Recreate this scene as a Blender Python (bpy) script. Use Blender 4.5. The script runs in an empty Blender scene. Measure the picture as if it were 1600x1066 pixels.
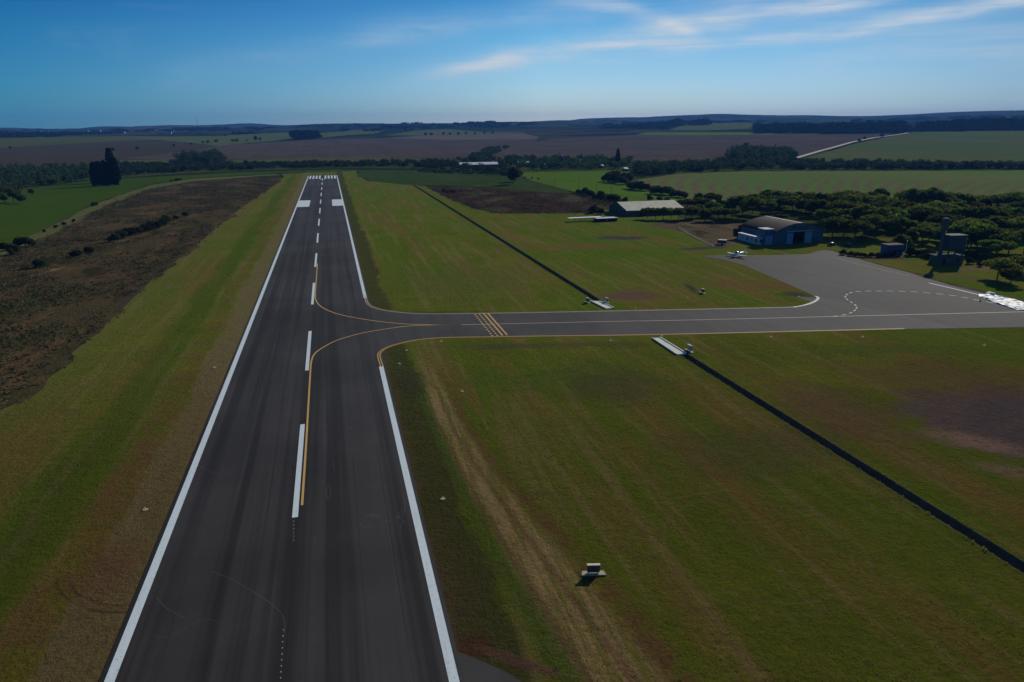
import bpy, bmesh, math, random
import numpy as np
from mathutils import Vector, Matrix
from mathutils.geometry import delaunay_2d_cdt
random.seed(7); RNG=np.random.default_rng(11)
scene=bpy.context.scene; COL=scene.collection
R=math.radians
# ------------------------------------------------------------------ camera geometry
FPX=1067.0; H=49.0
def _ray(px,py): return np.array([px-800.0,-(py-533.0),-FPX])
_d1=_ray(510,204); _d2=_ray(1510,196)
_Z=np.cross(_d2,_d1); _Z/=np.linalg.norm(_Z)
_Y=_d1/np.linalg.norm(_d1); _X=np.cross(_Y,_Z)
CM=np.array([_X,_Y,_Z])
def U(px,py,z=0.0):
    d=CM@_ray(px,py); t=(z-H)/d[2]
    return (float(d[0]*t),float(d[1]*t))
def smooth(a,b,x):
    t=np.clip((x-a)/(b-a),0,1); return t*t*(3-2*t)
_rd=np.array([0,900,1150,1500,2000,2500,3200,4000,5500,7500,9000,14000.])
_rh=np.array([0,0,.6,4,12,21,33,47,70,94,88,60.])
def hgt(x,y):
    x=np.asarray(x,float); y=np.asarray(y,float)
    d=np.hypot(x,y); az=np.arctan2(x,y)
    base=np.interp(d,_rd,_rh)
    m=1+0.50*smooth(-0.05,0.75,az)-0.1*smooth(0.0,-0.4,az)
    a=smooth(1000,3200,d)*3.2+smooth(3400,6500,d)*19
    und=(np.sin(x/310+1.3)*np.cos(y/520+.4)*.6+np.sin((x+y*.6)/640+2)*.7+np.sin((x*.8-y)/905)*.6+.35*np.sin(x/173+y/211))
    hl=smooth(4500,7000,d)*(np.sin(x/260+y/900)*7+np.sin(x/117+2)*3.5+np.sin(x/61+y/300)*1.5)
    return base*m+a*und+hl
def UT(px,py):
    """point of the terrain seen under a pixel"""
    d=CM@_ray(px,py); d/=np.linalg.norm(d)
    t=np.geomspace(80,13500,900)
    xs=d[0]*t; ys=d[1]*t; zs=H+d[2]*t
    g=zs-hgt(xs,ys)
    k=np.argmax(g<=0)
    if g[k]>0: return None
    if k==0: return (float(xs[0]),float(ys[0]))
    f=g[k-1]/(g[k-1]-g[k]); tt=t[k-1]+(t[k]-t[k-1])*f
    return (float(d[0]*tt),float(d[1]*tt))
def proj(x,y,z):
    c=CM.T@np.array([x,y,z-H]); return 800+FPX*c[0]/-c[2], 533-FPX*c[1]/-c[2]

cam=bpy.data.cameras.new('camera'); co=bpy.data.objects.new('camera',cam); COL.objects.link(co)
mw=Matrix.Identity(4)
for r in range(3):
    for c in range(3): mw[r][c]=CM[r][c]
mw[2][3]=H; co.matrix_world=mw
cam.sensor_width=36; cam.lens=36*FPX/1600; cam.clip_start=.5; cam.clip_end=40000
scene.camera=co

# ------------------------------------------------------------------ helpers
def tag(o,label=None,cat=None,group=None,kind=None):
    if label: o['label']=label
    if cat: o['category']=cat
    if group: o['group']=group
    if kind: o['kind']=kind
    return o
def empty(name,loc,rz=0,label=None,cat=None,group=None):
    o=bpy.data.objects.new(name,None); COL.objects.link(o); o.empty_display_size=.5
    o.location=loc; o.rotation_euler=(0,0,rz); return tag(o,label,cat,group)
def link(name,me,mat=None,parent=None,smooth_=False):
    if mat is not None:
        for m in (mat if isinstance(mat,(list,tuple)) else [mat]): me.materials.append(m)
    o=bpy.data.objects.new(name,me); COL.objects.link(o)
    if parent: o.parent=parent
    if smooth_: me.shade_smooth()
    return o
def mesh(name,V,F):
    me=bpy.data.meshes.new(name); me.from_pydata([tuple(map(float,v)) for v in V],[],F); me.update(); return me
def quads_mesh(name,P):
    """P (n,4,3) -> mesh of separate quads, fast"""
    n=len(P); me=bpy.data.meshes.new(name)
    me.vertices.add(n*4); me.vertices.foreach_set('co',P.reshape(-1).astype(np.float32))
    me.loops.add(n*4); me.loops.foreach_set('vertex_index',np.arange(n*4,dtype=np.int32))
    me.polygons.add(n); me.polygons.foreach_set('loop_start',np.arange(0,n*4,4,dtype=np.int32))
    me.update(calc_edges=True); me.validate(); return me
class MB:
    def __init__(s): s.V=[]; s.F=[]
    def add(s,V,F):
        b=len(s.V); s.V+=[tuple(v) for v in V]; s.F+=[tuple(i+b for i in f) for f in F]; return s
    def box(s,x0,x1,y0,y1,z0,z1):
        V=[(x0,y0,z0),(x1,y0,z0),(x1,y1,z0),(x0,y1,z0),(x0,y0,z1),(x1,y0,z1),(x1,y1,z1),(x0,y1,z1)]
        return s.add(V,[(3,2,1,0),(4,5,6,7),(0,1,5,4),(1,2,6,5),(2,3,7,6),(3,0,4,7)])
    def prism(s,pts,z0,z1):
        n=len(pts); V=[(p[0],p[1],z0) for p in pts]+[(p[0],p[1],z1) for p in pts]
        F=[tuple(range(n-1,-1,-1)),tuple(range(n,2*n))]+[(i,(i+1)%n,n+(i+1)%n,n+i) for i in range(n)]
        return s.add(V,F)
    def cyl(s,x,y,z0,z1,r0,r1=None,n=12):
        r1=r0 if r1 is None else r1
        V=[(x+r0*math.cos(2*math.pi*i/n),y+r0*math.sin(2*math.pi*i/n),z0) for i in range(n)]
        V+=[(x+r1*math.cos(2*math.pi*i/n),y+r1*math.sin(2*math.pi*i/n),z1) for i in range(n)]
        return s.add(V,[tuple(range(n-1,-1,-1)),tuple(range(n,2*n))]+[(i,(i+1)%n,n+(i+1)%n,n+i) for i in range(n)])
    def loft(s,rings):
        n=len(rings[0]); V=[p for r in rings for p in r]; F=[tuple(range(n-1,-1,-1))]
        for k in range(len(rings)-1):
            F+=[(k*n+i,k*n+(i+1)%n,(k+1)*n+(i+1)%n,(k+1)*n+i) for i in range(n)]
        F.append(tuple((len(rings)-1)*n+i for i in range(n)))
        return s.add(V,F)
    def tube(s,p,q,r0,r1,n=7):
        p=Vector(p); q=Vector(q); d=(q-p).normalized(); a=d.orthogonal().normalized(); b=d.cross(a)
        rings=[[tuple(c+a*r*math.cos(2*math.pi*i/n)+b*r*math.sin(2*math.pi*i/n)) for i in range(n)] for c,r in((p,r0),(q,r1))]
        return s.loft(rings)
    def ell(s,c,r,n=12,m=8):
        rings=[]
        for j in range(m+1):
            t=-math.pi/2*.97+math.pi*.97*j/m
            rings.append([(c[0]+r[0]*math.cos(t)*math.cos(2*math.pi*i/n),c[1]+r[1]*math.cos(t)*math.sin(2*math.pi*i/n),c[2]+r[2]*math.sin(t)) for i in range(n)])
        return s.loft(rings)
    def build(s,name,mat,parent=None,sm=False,bevel=0):
        me=mesh(name,s.V,s.F); o=link(name,me,mat,parent,sm)
        if bevel:
            bm=bmesh.new(); bm.from_mesh(me); bmesh.ops.bevel(bm,geom=bm.edges[:],offset=bevel,segments=2,affect='EDGES',clamp_overlap=True); bm.to_mesh(me); bm.free()
        return o
def poly_sheet(name,pts,z,mat,parent=None,holes=None):
    vs=[Vector(p) for p in pts]; n=len(vs)
    r=delaunay_2d_cdt(vs,[],[list(range(n))],1,1e-5)
    me=mesh(name,[(v.x,v.y,z) for v in r[0]],[tuple(f) for f in r[2]])
    bm=bmesh.new(); bm.from_mesh(me); bmesh.ops.recalc_face_normals(bm,faces=bm.faces[:])
    for f in bm.faces:
        if f.normal.z<0: f.normal_flip()
    bm.to_mesh(me); bm.free()
    return link(name,me,mat,parent)
def catmull(P,k=8,closed=False):
    P=[np.array(p,float) for p in P]; out=[]
    n=len(P)
    for i in range(n-1):
        p0=P[max(i-1,0)];p1=P[i];p2=P[i+1];p3=P[min(i+2,n-1)]
        for j in range(k):
            t=j/k
            out.append(.5*((2*p1)+(-p0+p2)*t+(2*p0-5*p1+4*p2-p3)*t*t+(-p0+3*p1-3*p2+p3)*t**3))
    out.append(P[-1]); return out
def ribbon(pts,w,off=0.0,dash=None):
    """list of quads along a polyline: w width, off lateral offset, dash=(on,off)"""
    P=[np.array(p[:2],float) for p in pts]; S=[]
    if dash is None:
        L=[];
        for i,p in enumerate(P):
            a=P[max(i-1,0)]; b=P[min(i+1,len(P)-1)]; t=(b-a)/(np.linalg.norm(b-a)+1e-9); nrm=np.array([-t[1],t[0]])
            L.append((p+nrm*(off+w/2),p+nrm*(off-w/2)))
        return [[L[i][1],L[i+1][1],L[i+1][0],L[i][0]] for i in range(len(L)-1)]
    d=[0]
    for i in range(len(P)-1): d.append(d[-1]+np.linalg.norm(P[i+1]-P[i]))
    px=[p[0] for p in P]; py=[p[1] for p in P]; s=0
    while s<d[-1]:
        e=min(s+dash[0],d[-1]); ss=np.linspace(s,e,4)
        S+=ribbon(list(zip(np.interp(ss,d,px),np.interp(ss,d,py))),w,off); s+=dash[0]+dash[1]
    return S
def paint(name,quads,z,mat,parent):
    V=[];F=[]
    for q in quads:
        b=len(V); V+=[(p[0],p[1],z) for p in q]; F.append((b,b+1,b+2,b+3))
    me=mesh(name,V,F)
    bm=bmesh.new(); bm.from_mesh(me)
    for f in bm.faces:
        f.normal_update()
        if f.normal.z<0: f.normal_flip()
    bm.to_mesh(me); bm.free()
    return link(name,me,mat,parent)
def copy_tree(o,parent=None):
    c=o.copy(); COL.objects.link(c); c.parent=parent
    for ch in list(o.children): copy_tree(ch,c)
    return c

# ------------------------------------------------------------------ materials
class NT:
    def __init__(s,name):
        s.m=bpy.data.materials.new(name); s.m.use_nodes=True; s.t=s.m.node_tree
        s.b=s.t.nodes['Principled BSDF']; s.b.inputs['Roughness'].default_value=.9
        s.b.inputs['Specular IOR Level'].default_value=.25
        tc=s.n('ShaderNodeNewGeometry'); s.pos=tc.outputs['Position']
    def n(s,t,**k):
        nd=s.t.nodes.new(t)
        for a,b in k.items(): setattr(nd,a,b)
        return nd
    def l(s,a,b): s.t.links.new(a,b)
    def setin(s,i,v):
        if hasattr(v,'is_linked') or isinstance(v,bpy.types.NodeSocket): s.l(v,i)
        else: i.default_value=v
    def map(s,scale=(1,1,1),loc=(0,0,0),rz=0,src=None):
        m=s.n('ShaderNodeMapping'); s.l(src or s.pos,m.inputs[0])
        m.inputs['Location'].default_value=loc; m.inputs['Rotation'].default_value=(0,0,rz); m.inputs['Scale'].default_value=scale
        return m.outputs[0]
    def noise(s,scale,detail=4,rough=.6,vec=None,dist=0):
        n=s.n('ShaderNodeTexNoise'); n.inputs['Scale'].default_value=scale; n.inputs['Detail'].default_value=detail
        n.inputs['Roughness'].default_value=rough; n.inputs['Distortion'].default_value=dist
        s.l(vec or s.pos,n.inputs['Vector']); return n.outputs['Fac']
    def math(s,op,a,b=0.0,c=None,clamp=False):
        n=s.n('ShaderNodeMath',operation=op); n.use_clamp=clamp
        s.setin(n.inputs[0],a); s.setin(n.inputs[1],b)
        if c is not None: s.setin(n.inputs[2],c)
        return n.outputs[0]
    def ss(s,v,a,b,lo=0.0,hi=1.0):
        n=s.n('ShaderNodeMapRange',interpolation_type='SMOOTHSTEP'); s.setin(n.inputs[0],v)
        n.inputs[1].default_value=a; n.inputs[2].default_value=b; n.inputs[3].default_value=lo; n.inputs[4].default_value=hi
        return n.outputs[0]
    def ramp(s,v,stops,interp='LINEAR'):
        n=s.n('ShaderNodeValToRGB'); s.setin(n.inputs[0],v); cr=n.color_ramp; cr.interpolation=interp
        while len(cr.elements)<len(stops): cr.elements.new(.5)
        for e,(p,c) in zip(cr.elements,stops): e.position=p; e.color=(*c,1) if len(c)==3 else c
        return n.outputs[0]
    def mix(s,f,a,b,mode='MIX'):
        n=s.n('ShaderNodeMix',data_type='RGBA',blend_type=mode)
        s.setin(n.inputs[0],f)
        for i,v in((6,a),(7,b)):
            if isinstance(v,tuple): n.inputs[i].default_value=(*v,1)
            else: s.l(v,n.inputs[i])
        return n.outputs[2]
    def sep(s):
        n=s.n('ShaderNodeSeparateXYZ'); s.l(s.pos,n.inputs[0]); return n.outputs
    def color(s,v):
        if isinstance(v,tuple): s.b.inputs['Base Color'].default_value=(*v,1)
        else: s.l(v,s.b.inputs['Base Color'])
    def bump(s,h,dist,strength=1.0):
        n=s.n('ShaderNodeBump'); n.inputs['Distance'].default_value=dist; n.inputs['Strength'].default_value=strength
        s.l(h,n.inputs['Height']); s.l(n.outputs[0],s.b.inputs['Normal'])
def plain(name,c,rough=.7,var=.15,scale=2.0,metal=0,spec=.4,bump=0):
    m=NT(name); f=m.noise(scale,5,.65)
    lo=tuple(x*(1-var) for x in c); hi=tuple(min(1,x*(1+var)) for x in c)
    m.color(m.ramp(f,[(.3,lo),(.7,hi)])); m.b.inputs['Roughness'].default_value=rough
    m.b.inputs['Metallic'].default_value=metal; m.b.inputs['Specular IOR Level'].default_value=spec
    if bump: m.bump(f,bump)
    return m.m

# colours (albedo)
def airfield_material():
    m=NT('airfield_grass'); S=m.sep(); X,Y=S[0],S[1]
    big=m.noise(.012,4,.6); mid=m.noise(.05,5,.65); fine=m.noise(.9,5,.7); vf=m.noise(4.0,3,.7)
    mow=m.noise(.35,4,.6,m.map((1,.045,1)))
    mow2=m.noise(.10,5,.62,m.map((1,.12,1),rz=R(-4)))
    cross=m.noise(.5,4,.6,m.map((.05,1,1),rz=R(-12)))
    g=m.mix(m.ss(mid,.35,.65),(.064,.080,.009),(.090,.098,.012))
    g=m.mix(m.ss(big,.38,.62),g,(.060,.092,.008))
    g=m.mix(m.ss(mow2,.45,.68),g,(.105,.078,.022))
    g=m.mix(m.math('MULTIPLY',m.ss(mow,.5,.66),.65),g,(.125,.105,.040))
    g=m.mix(m.math('MULTIPLY',m.ss(cross,.58,.72),.35),g,(.04,.045,.015))
    # warp for the long bands beside the runway
    wob=m.math('MULTIPLY',m.math('SUBTRACT',m.noise(.035,4,.6),.5),9.0)
    wob2=m.math('MULTIPLY',m.math('SUBTRACT',m.noise(.35,4,.7),.5),3.0)
    xw=m.math('ADD',X,m.math('ADD',wob,wob2))
    def band(x0,x1,soft,src=xw):
        return m.math('MULTIPLY',m.ss(src,x0-soft,x0+soft),m.math('SUBTRACT',1.0,m.ss(src,x1-soft,x1+soft)))
    def yr(a,b,soft):
        return m.math('MULTIPLY',m.ss(Y,a-soft,a+soft),m.math('SUBTRACT',1.0,m.ss(Y,b-soft,b+soft)))
    brk=m.ss(m.noise(.25,5,.7),.3,.62)
    brk2=m.ss(m.noise(.12,5,.75),.36,.6)
    dry=(.115,.088,.046); red=(.10,.050,.028); soil=(.052,.040,.030); lush=(.042,.062,.009)
    # left strip
    g=m.mix(m.math('MULTIPLY',band(-30.2,-23,.7),.8),g,dry)
    g=m.mix(m.math('MULTIPLY',m.math('MULTIPLY',band(-35.5,-30.6,.9),brk2),.55),g,red)
    g=m.mix(m.math('MULTIPLY',m.math('MULTIPLY',band(-75,-57,3),brk),.6),g,(.10,.082,.034))
    g=m.mix(m.math('MULTIPLY',band(-44,-36.5,2.0),.6),g,lush)
    g=m.mix(m.math('MULTIPLY',m.math('MULTIPLY',band(-58,-46,3),brk2),.6),g,(.098,.078,.026))
    # right verge: dark damp turf, green sliver, worn straw track that swings out near the camera
    g=m.mix(m.math('MULTIPLY',band(7,14.0,.9),.82),g,(.036,.038,.016))
    g=m.mix(m.math('MULTIPLY',m.math('MULTIPLY',m.ss(X,7,8),band(6,9,.8)),.5),g,(.075,.05,.03))
    tx=m.math('ADD',13.2,m.math('MULTIPLY',m.math('POWER',m.math('DIVIDE',m.math('MAXIMUM',m.math('SUBTRACT',122.0,Y),0.0),70.0),2.0),3.2))
    d=m.math('SUBTRACT',m.math('ADD',X,m.math('MULTIPLY',wob2,.35)),tx)
    ymask=m.math('SUBTRACT',1.0,m.ss(Y,118,150))
    d=m.math('DIVIDE',d,m.math('MULTIPLY_ADD',m.math('SUBTRACT',1.0,m.ss(Y,45,110)),.75,1.0))
    tr=m.math('MULTIPLY',m.math('MULTIPLY',band(1.4,5.4,.9,d),ymask),m.math('MULTIPLY_ADD',m.ss(m.noise(1.1,4,.65,m.map((1,.05,1))),.38,.6),.7,.3))
    g=m.mix(m.math('MULTIPLY',m.math('MULTIPLY',band(-.2,1.6,.5,d),ymask),.7),g,(.05,.078,.016))
    g=m.mix(m.math('MULTIPLY',tr,.85),g,(.21,.155,.075))
    ruts=m.math('ABSOLUTE',m.math('SUBTRACT',m.math('ABSOLUTE',m.math('SUBTRACT',d,2.6)),1.1))
    g=m.mix(m.math('MULTIPLY',m.math('MULTIPLY',m.math('SUBTRACT',1.0,m.ss(ruts,.12,.42)),ymask),.55),g,(.09,.055,.03))
    g=m.mix(m.math('MULTIPLY',m.math('MULTIPLY',band(5.4,7.0,.7,d),m.math('MULTIPLY',ymask,brk)),.8),g,(.10,.050,.028))
    # soft patches: (cx,cy,rx,ry,rot,colour,strength)
    def patch(px,py,rx,ry,rot,col,st,inner=.25):
        nonlocal g
        cx,cy=U(px,py)
        v=m.n('ShaderNodeMapping',vector_type='TEXTURE'); m.l(m.pos,v.inputs[0])
        v.inputs['Location'].default_value=(cx,cy,0); v.inputs['Rotation'].default_value=(0,0,rot); v.inputs['Scale'].default_value=(rx,ry,1)
        ln=m.n('ShaderNodeVectorMath',operation='LENGTH'); m.l(v.outputs[0],ln.inputs[0])
        dd=m.math('ADD',ln.outputs['Value'],m.math('MULTIPLY',m.math('SUBTRACT',m.noise(.10,6,.72),.5),1.5))
        k=m.math('SUBTRACT',1.0,m.ss(dd,inner,1.0))
        g=m.mix(m.math('MULTIPLY',k,st),g,col)
    patch(1590,655,24,19,0,(.080,.060,.060),.95,.55)
    patch(1560,640,20,5,.5,(.060,.054,.056),.7,.35)
    patch(1590,690,12,4,.5,(.060,.054,.056),.6,.35)
    patch(1520,690,5,11,.7,(.17,.115,.09),.8,.2)
    patch(1575,735,4,8,.7,(.15,.10,.08),.6,.2)
    patch(1500,590,34,16,-.3,(.085,.058,.028),.6)
    patch(1300,640,14,20,0,(.095,.060,.036),.65)
    patch(970,372,15,7,-.2,(.050,.045,.045),.95,.55)
    patch(1100,388,18,4,0,(.052,.044,.042),.9,.5)
    patch(985,462,12,9,-.2,(.10,.052,.045),.9)
    patch(900,385,40,12,-.25,(.115,.072,.026),.75)
    patch(1190,445,34,12,-.3,(.11,.066,.026),.75)
    patch(1240,460,6,5,-.6,(.045,.038,.032),.9)
    patch(1080,450,2,9,-.25,(.045,.036,.03),.9)
    patch(720,440,35,40,0,(.078,.070,.022),.5)
    patch(1400,545,40,6,-.2,(.058,.082,.014),.6)
    patch(880,590,30,8,-.2,(.052,.088,.014),.6)
    patch(960,600,14,16,0,(.052,.042,.026),.5)
    patch(850,540,35,3.5,-.21,(.052,.042,.03),.55)
    patch(1010,342,50,16,-.1,(.070,.098,.014),.8)
    patch(640,490,30,2.5,-.2,(.03,.034,.02),.8)
    patch(640,600,5,10,0,(.036,.036,.02),.7)
    patch(1180,700,22,14,0,(.060,.056,.024),.5)
    patch(740,1010,3.0,3.0,0,(.055,.028,.02),.8,.4)
    patch(800,1030,6.5,1.0,-.7,(.085,.05,.036),.8,.4)
    patch(1450,430,30,3,-.75,(.088,.066,.05),.8)
    patch(1540,420,14,7,-.3,(.13,.085,.06),.7)
    patch(160,900,5,9,0,(.10,.055,.03),.6)
    # long thin wheel arcs
    def arc(cx,cy,r,w,col,st,y0=-1e5,y1=1e5):
        nonlocal g
        vx=m.math('SUBTRACT',X,cx); vy=m.math('SUBTRACT',Y,cy)
        rr=m.math('SQRT',m.math('ADD',m.math('MULTIPLY',vx,vx),m.math('MULTIPLY',vy,vy)))
        rr=m.math('ADD',rr,m.math('MULTIPLY',wob2,.12))
        a=m.math('SUBTRACT',1.0,m.ss(m.math('ABSOLUTE',m.math('SUBTRACT',rr,r)),w*.4,w))
        a=m.math('MULTIPLY',a,m.math('MULTIPLY',yr(y0,y1,1.5),brk))
        g=m.mix(m.math('MULTIPLY',a,st),g,col)
    c1=U(1180,850); arc(c1[0],c1[1],11,.35,(.12,.105,.05),.45); arc(c1[0],c1[1],12.8,.35,(.12,.105,.05),.4)
    c2=U(880,650); arc(c2[0],c2[1]-4,24,.5,(.03,.032,.018),.55,128); arc(c2[0],c2[1]-4,25.8,.5,(.03,.032,.018),.5,128)
    c3=U(230,900); arc(c3[0]+2,c3[1]+6,11.5,.25,(.04,.028,.02),.6,-1e5,c3[1]+2); arc(c3[0]+2,c3[1]+6,12.6,.25,(.04,.028,.02),.6,-1e5,c3[1]+2)
    arc(U(1040,900)[0]-200,60,200,.4,(.125,.09,.045),.6,30,84); arc(U(1040,900)[0]-200,60,201.7,.4,(.125,.09,.045),.55,30,84)
    # fine tone
    g=m.mix(m.math('MULTIPLY',m.ss(fine,.3,.75),.42),g,m.mix(1.0,g,(.45,.45,.45),'MULTIPLY'))
    g=m.mix(m.math('MULTIPLY',m.ss(vf,.52,.78),.4),g,m.mix(1.0,g,(1.75,1.65,1.7),'MULTIPLY'))
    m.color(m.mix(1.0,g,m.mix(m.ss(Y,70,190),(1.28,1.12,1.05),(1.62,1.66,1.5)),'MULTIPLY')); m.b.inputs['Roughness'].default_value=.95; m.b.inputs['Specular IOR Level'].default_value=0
    m.bump(m.math('ADD',m.noise(1.6,6,.75),m.math('MULTIPLY',m.noise(.3,3,.6),1.0)),.38)
    return m.m
def field(name,a,b,rot=0,rowscale=.12,rowamt=.5,c=None,blot=.006):
    m=NT(name); n1=m.noise(blot,5,.6); n2=m.noise(blot*8,4,.7)
    col=m.mix(m.ss(n1,.36,.64),a,b)
    wv=m.n('ShaderNodeTexNoise'); wv.inputs['Scale'].default_value=rowscale; wv.inputs['Detail'].default_value=2
    m.l(m.map((1,.04,1),rz=rot),wv.inputs['Vector'])
    d=m.mix(1.0,col,(.72,.72,.72),'MULTIPLY')
    col=m.mix(m.math('MULTIPLY',m.ss(wv.outputs['Fac'],.42,.6),rowamt),col,d)
    if c: col=m.mix(m.math('MULTIPLY',m.ss(n2,.5,.68),.6),col,c)
    m.color(m.mix(1.0,col,(1.2,1.2,1.12),'MULTIPLY')); m.b.inputs['Specular IOR Level'].default_value=0; m.b.inputs['Roughness'].default_value=1
    m.bump(m.noise(.5,4,.7),.35); return m.m
def terraced():
    m=NT('terraced_crop'); n1=m.noise(.006,5,.6)
    a=m.mix(m.ss(n1,.35,.65),(.062,.092,.024),(.078,.090,.030))
    S=m.sep(); rr=m.math('SQRT',m.math('ADD',m.math('MULTIPLY',S[0],S[0]),m.math('MULTIPLY',S[1],S[1])))
    near=m.math('SUBTRACT',1.0,m.ss(rr,720,860))
    th=m.math('ARCTAN2',S[0],S[1]); th=m.math('ADD',th,m.math('MULTIPLY',m.math('SUBTRACT',m.noise(.006,3,.6),.5),.07))
    dr=m.math('SUBTRACT',rr,660.0); ph=m.math('DIVIDE',m.math('SUBTRACT',th,m.math('MULTIPLY',m.math('MULTIPLY',dr,dr),2.4e-6)),.0195)
    fr=m.math('ABSOLUTE',m.math('SUBTRACT',m.math('FRACT',ph),.5))
    amp=m.ss(m.noise(.006,3,.6,m.map(loc=(7,3,0))),.25,.45)
    near=m.math('MULTIPLY',near,amp)
    k=m.math('MULTIPLY',m.ss(fr,.12,.4),m.math('MULTIPLY_ADD',near,.6,.08))
    a=m.mix(k,a,(.092,.052,.044)); m.color(m.mix(1.0,a,(1.6,1.8,1.6),'MULTIPLY'))
    m.b.inputs['Specular IOR Level'].default_value=0; m.bump(m.noise(.5,4,.7),.3); return m.m
def far_patchwork():
    m=NT('far_country')
    v=m.n('ShaderNodeTexVoronoi'); v.inputs['Scale'].default_value=.0016
    wv=m.n('ShaderNodeTexNoise'); wv.inputs['Scale'].default_value=.001; m.l(m.pos,wv.inputs['Vector'])
    mx=m.n('ShaderNodeMix',data_type='VECTOR'); mx.inputs[0].default_value=.0
    m.l(m.map((1,.55,1),rz=R(20)),v.inputs['Vector'])
    sp=m.n('ShaderNodeSeparateColor'); m.l(v.outputs['Color'],sp.inputs[0])
    c=m.ramp(sp.outputs[0],[(0,(.030,.045,.022)),(.3,(.032,.05,.022)),(.32,(.075,.095,.038)),(.5,(.09,.10,.045)),(.52,(.085,.062,.052)),(.75,(.10,.078,.062)),(.77,(.06,.09,.03)),(1,(.05,.08,.03))],'LINEAR')
    wood=m.ss(m.noise(.0022,6,.62),.50,.57)
    c=m.mix(wood,c,(.018,.03,.014)); c=m.mix(m.math('MULTIPLY',m.ss(m.noise(.02,4,.6),.4,.65),.4),c,(.04,.05,.025))
    m.color(m.mix(1.0,c,(.62,.62,.62),'MULTIPLY')); m.b.inputs['Specular IOR Level'].default_value=0; m.b.inputs['Roughness'].default_value=1; return m.m
def scrub_mat(name,a,b,c,d):
    m=NT(name); w=m.noise(.02,6,.7); col=m.mix(m.ss(w,.38,.6),a,b)
    w2=m.noise(.09,6,.72,m.map((1,.35,1),rz=R(-8))); col=m.mix(m.math('MULTIPLY',m.ss(w2,.5,.62),.9),col,c)
    w3=m.noise(.6,6,.75); col=m.mix(m.math('MULTIPLY',m.ss(w3,.45,.7),.7),col,d)
    w4=m.noise(.045,6,.75,m.map((1,.25,1),loc=(9,4,0))); 
    pale=m.math('MULTIPLY',m.ss(w4,.60,.68),m.ss(m.noise(1.2,4,.8),.45,.62))
    col=m.mix(pale,col,(.30,.22,.15))
    dk=m.ss(m.noise(.06,6,.75,m.map((1,.4,1),loc=(77,2,0))),.52,.62); col=m.mix(m.math('MULTIPLY',dk,.75),col,(.020,.022,.013))
    gr=m.ss(m.noise(.022,5,.65,m.map((1,.5,1),loc=(17,52,0))),.56,.66); col=m.mix(m.math('MULTIPLY',gr,.7),col,(.045,.062,.018))
    m.color(m.mix(1.0,col,(1.35,1.3,1.1),'MULTIPLY')); m.b.inputs['Specular IOR Level'].default_value=0; m.bump(m.math('ADD',m.noise(.25,6,.75),m.noise(1.2,4,.75)),.9); return m.m
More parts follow.
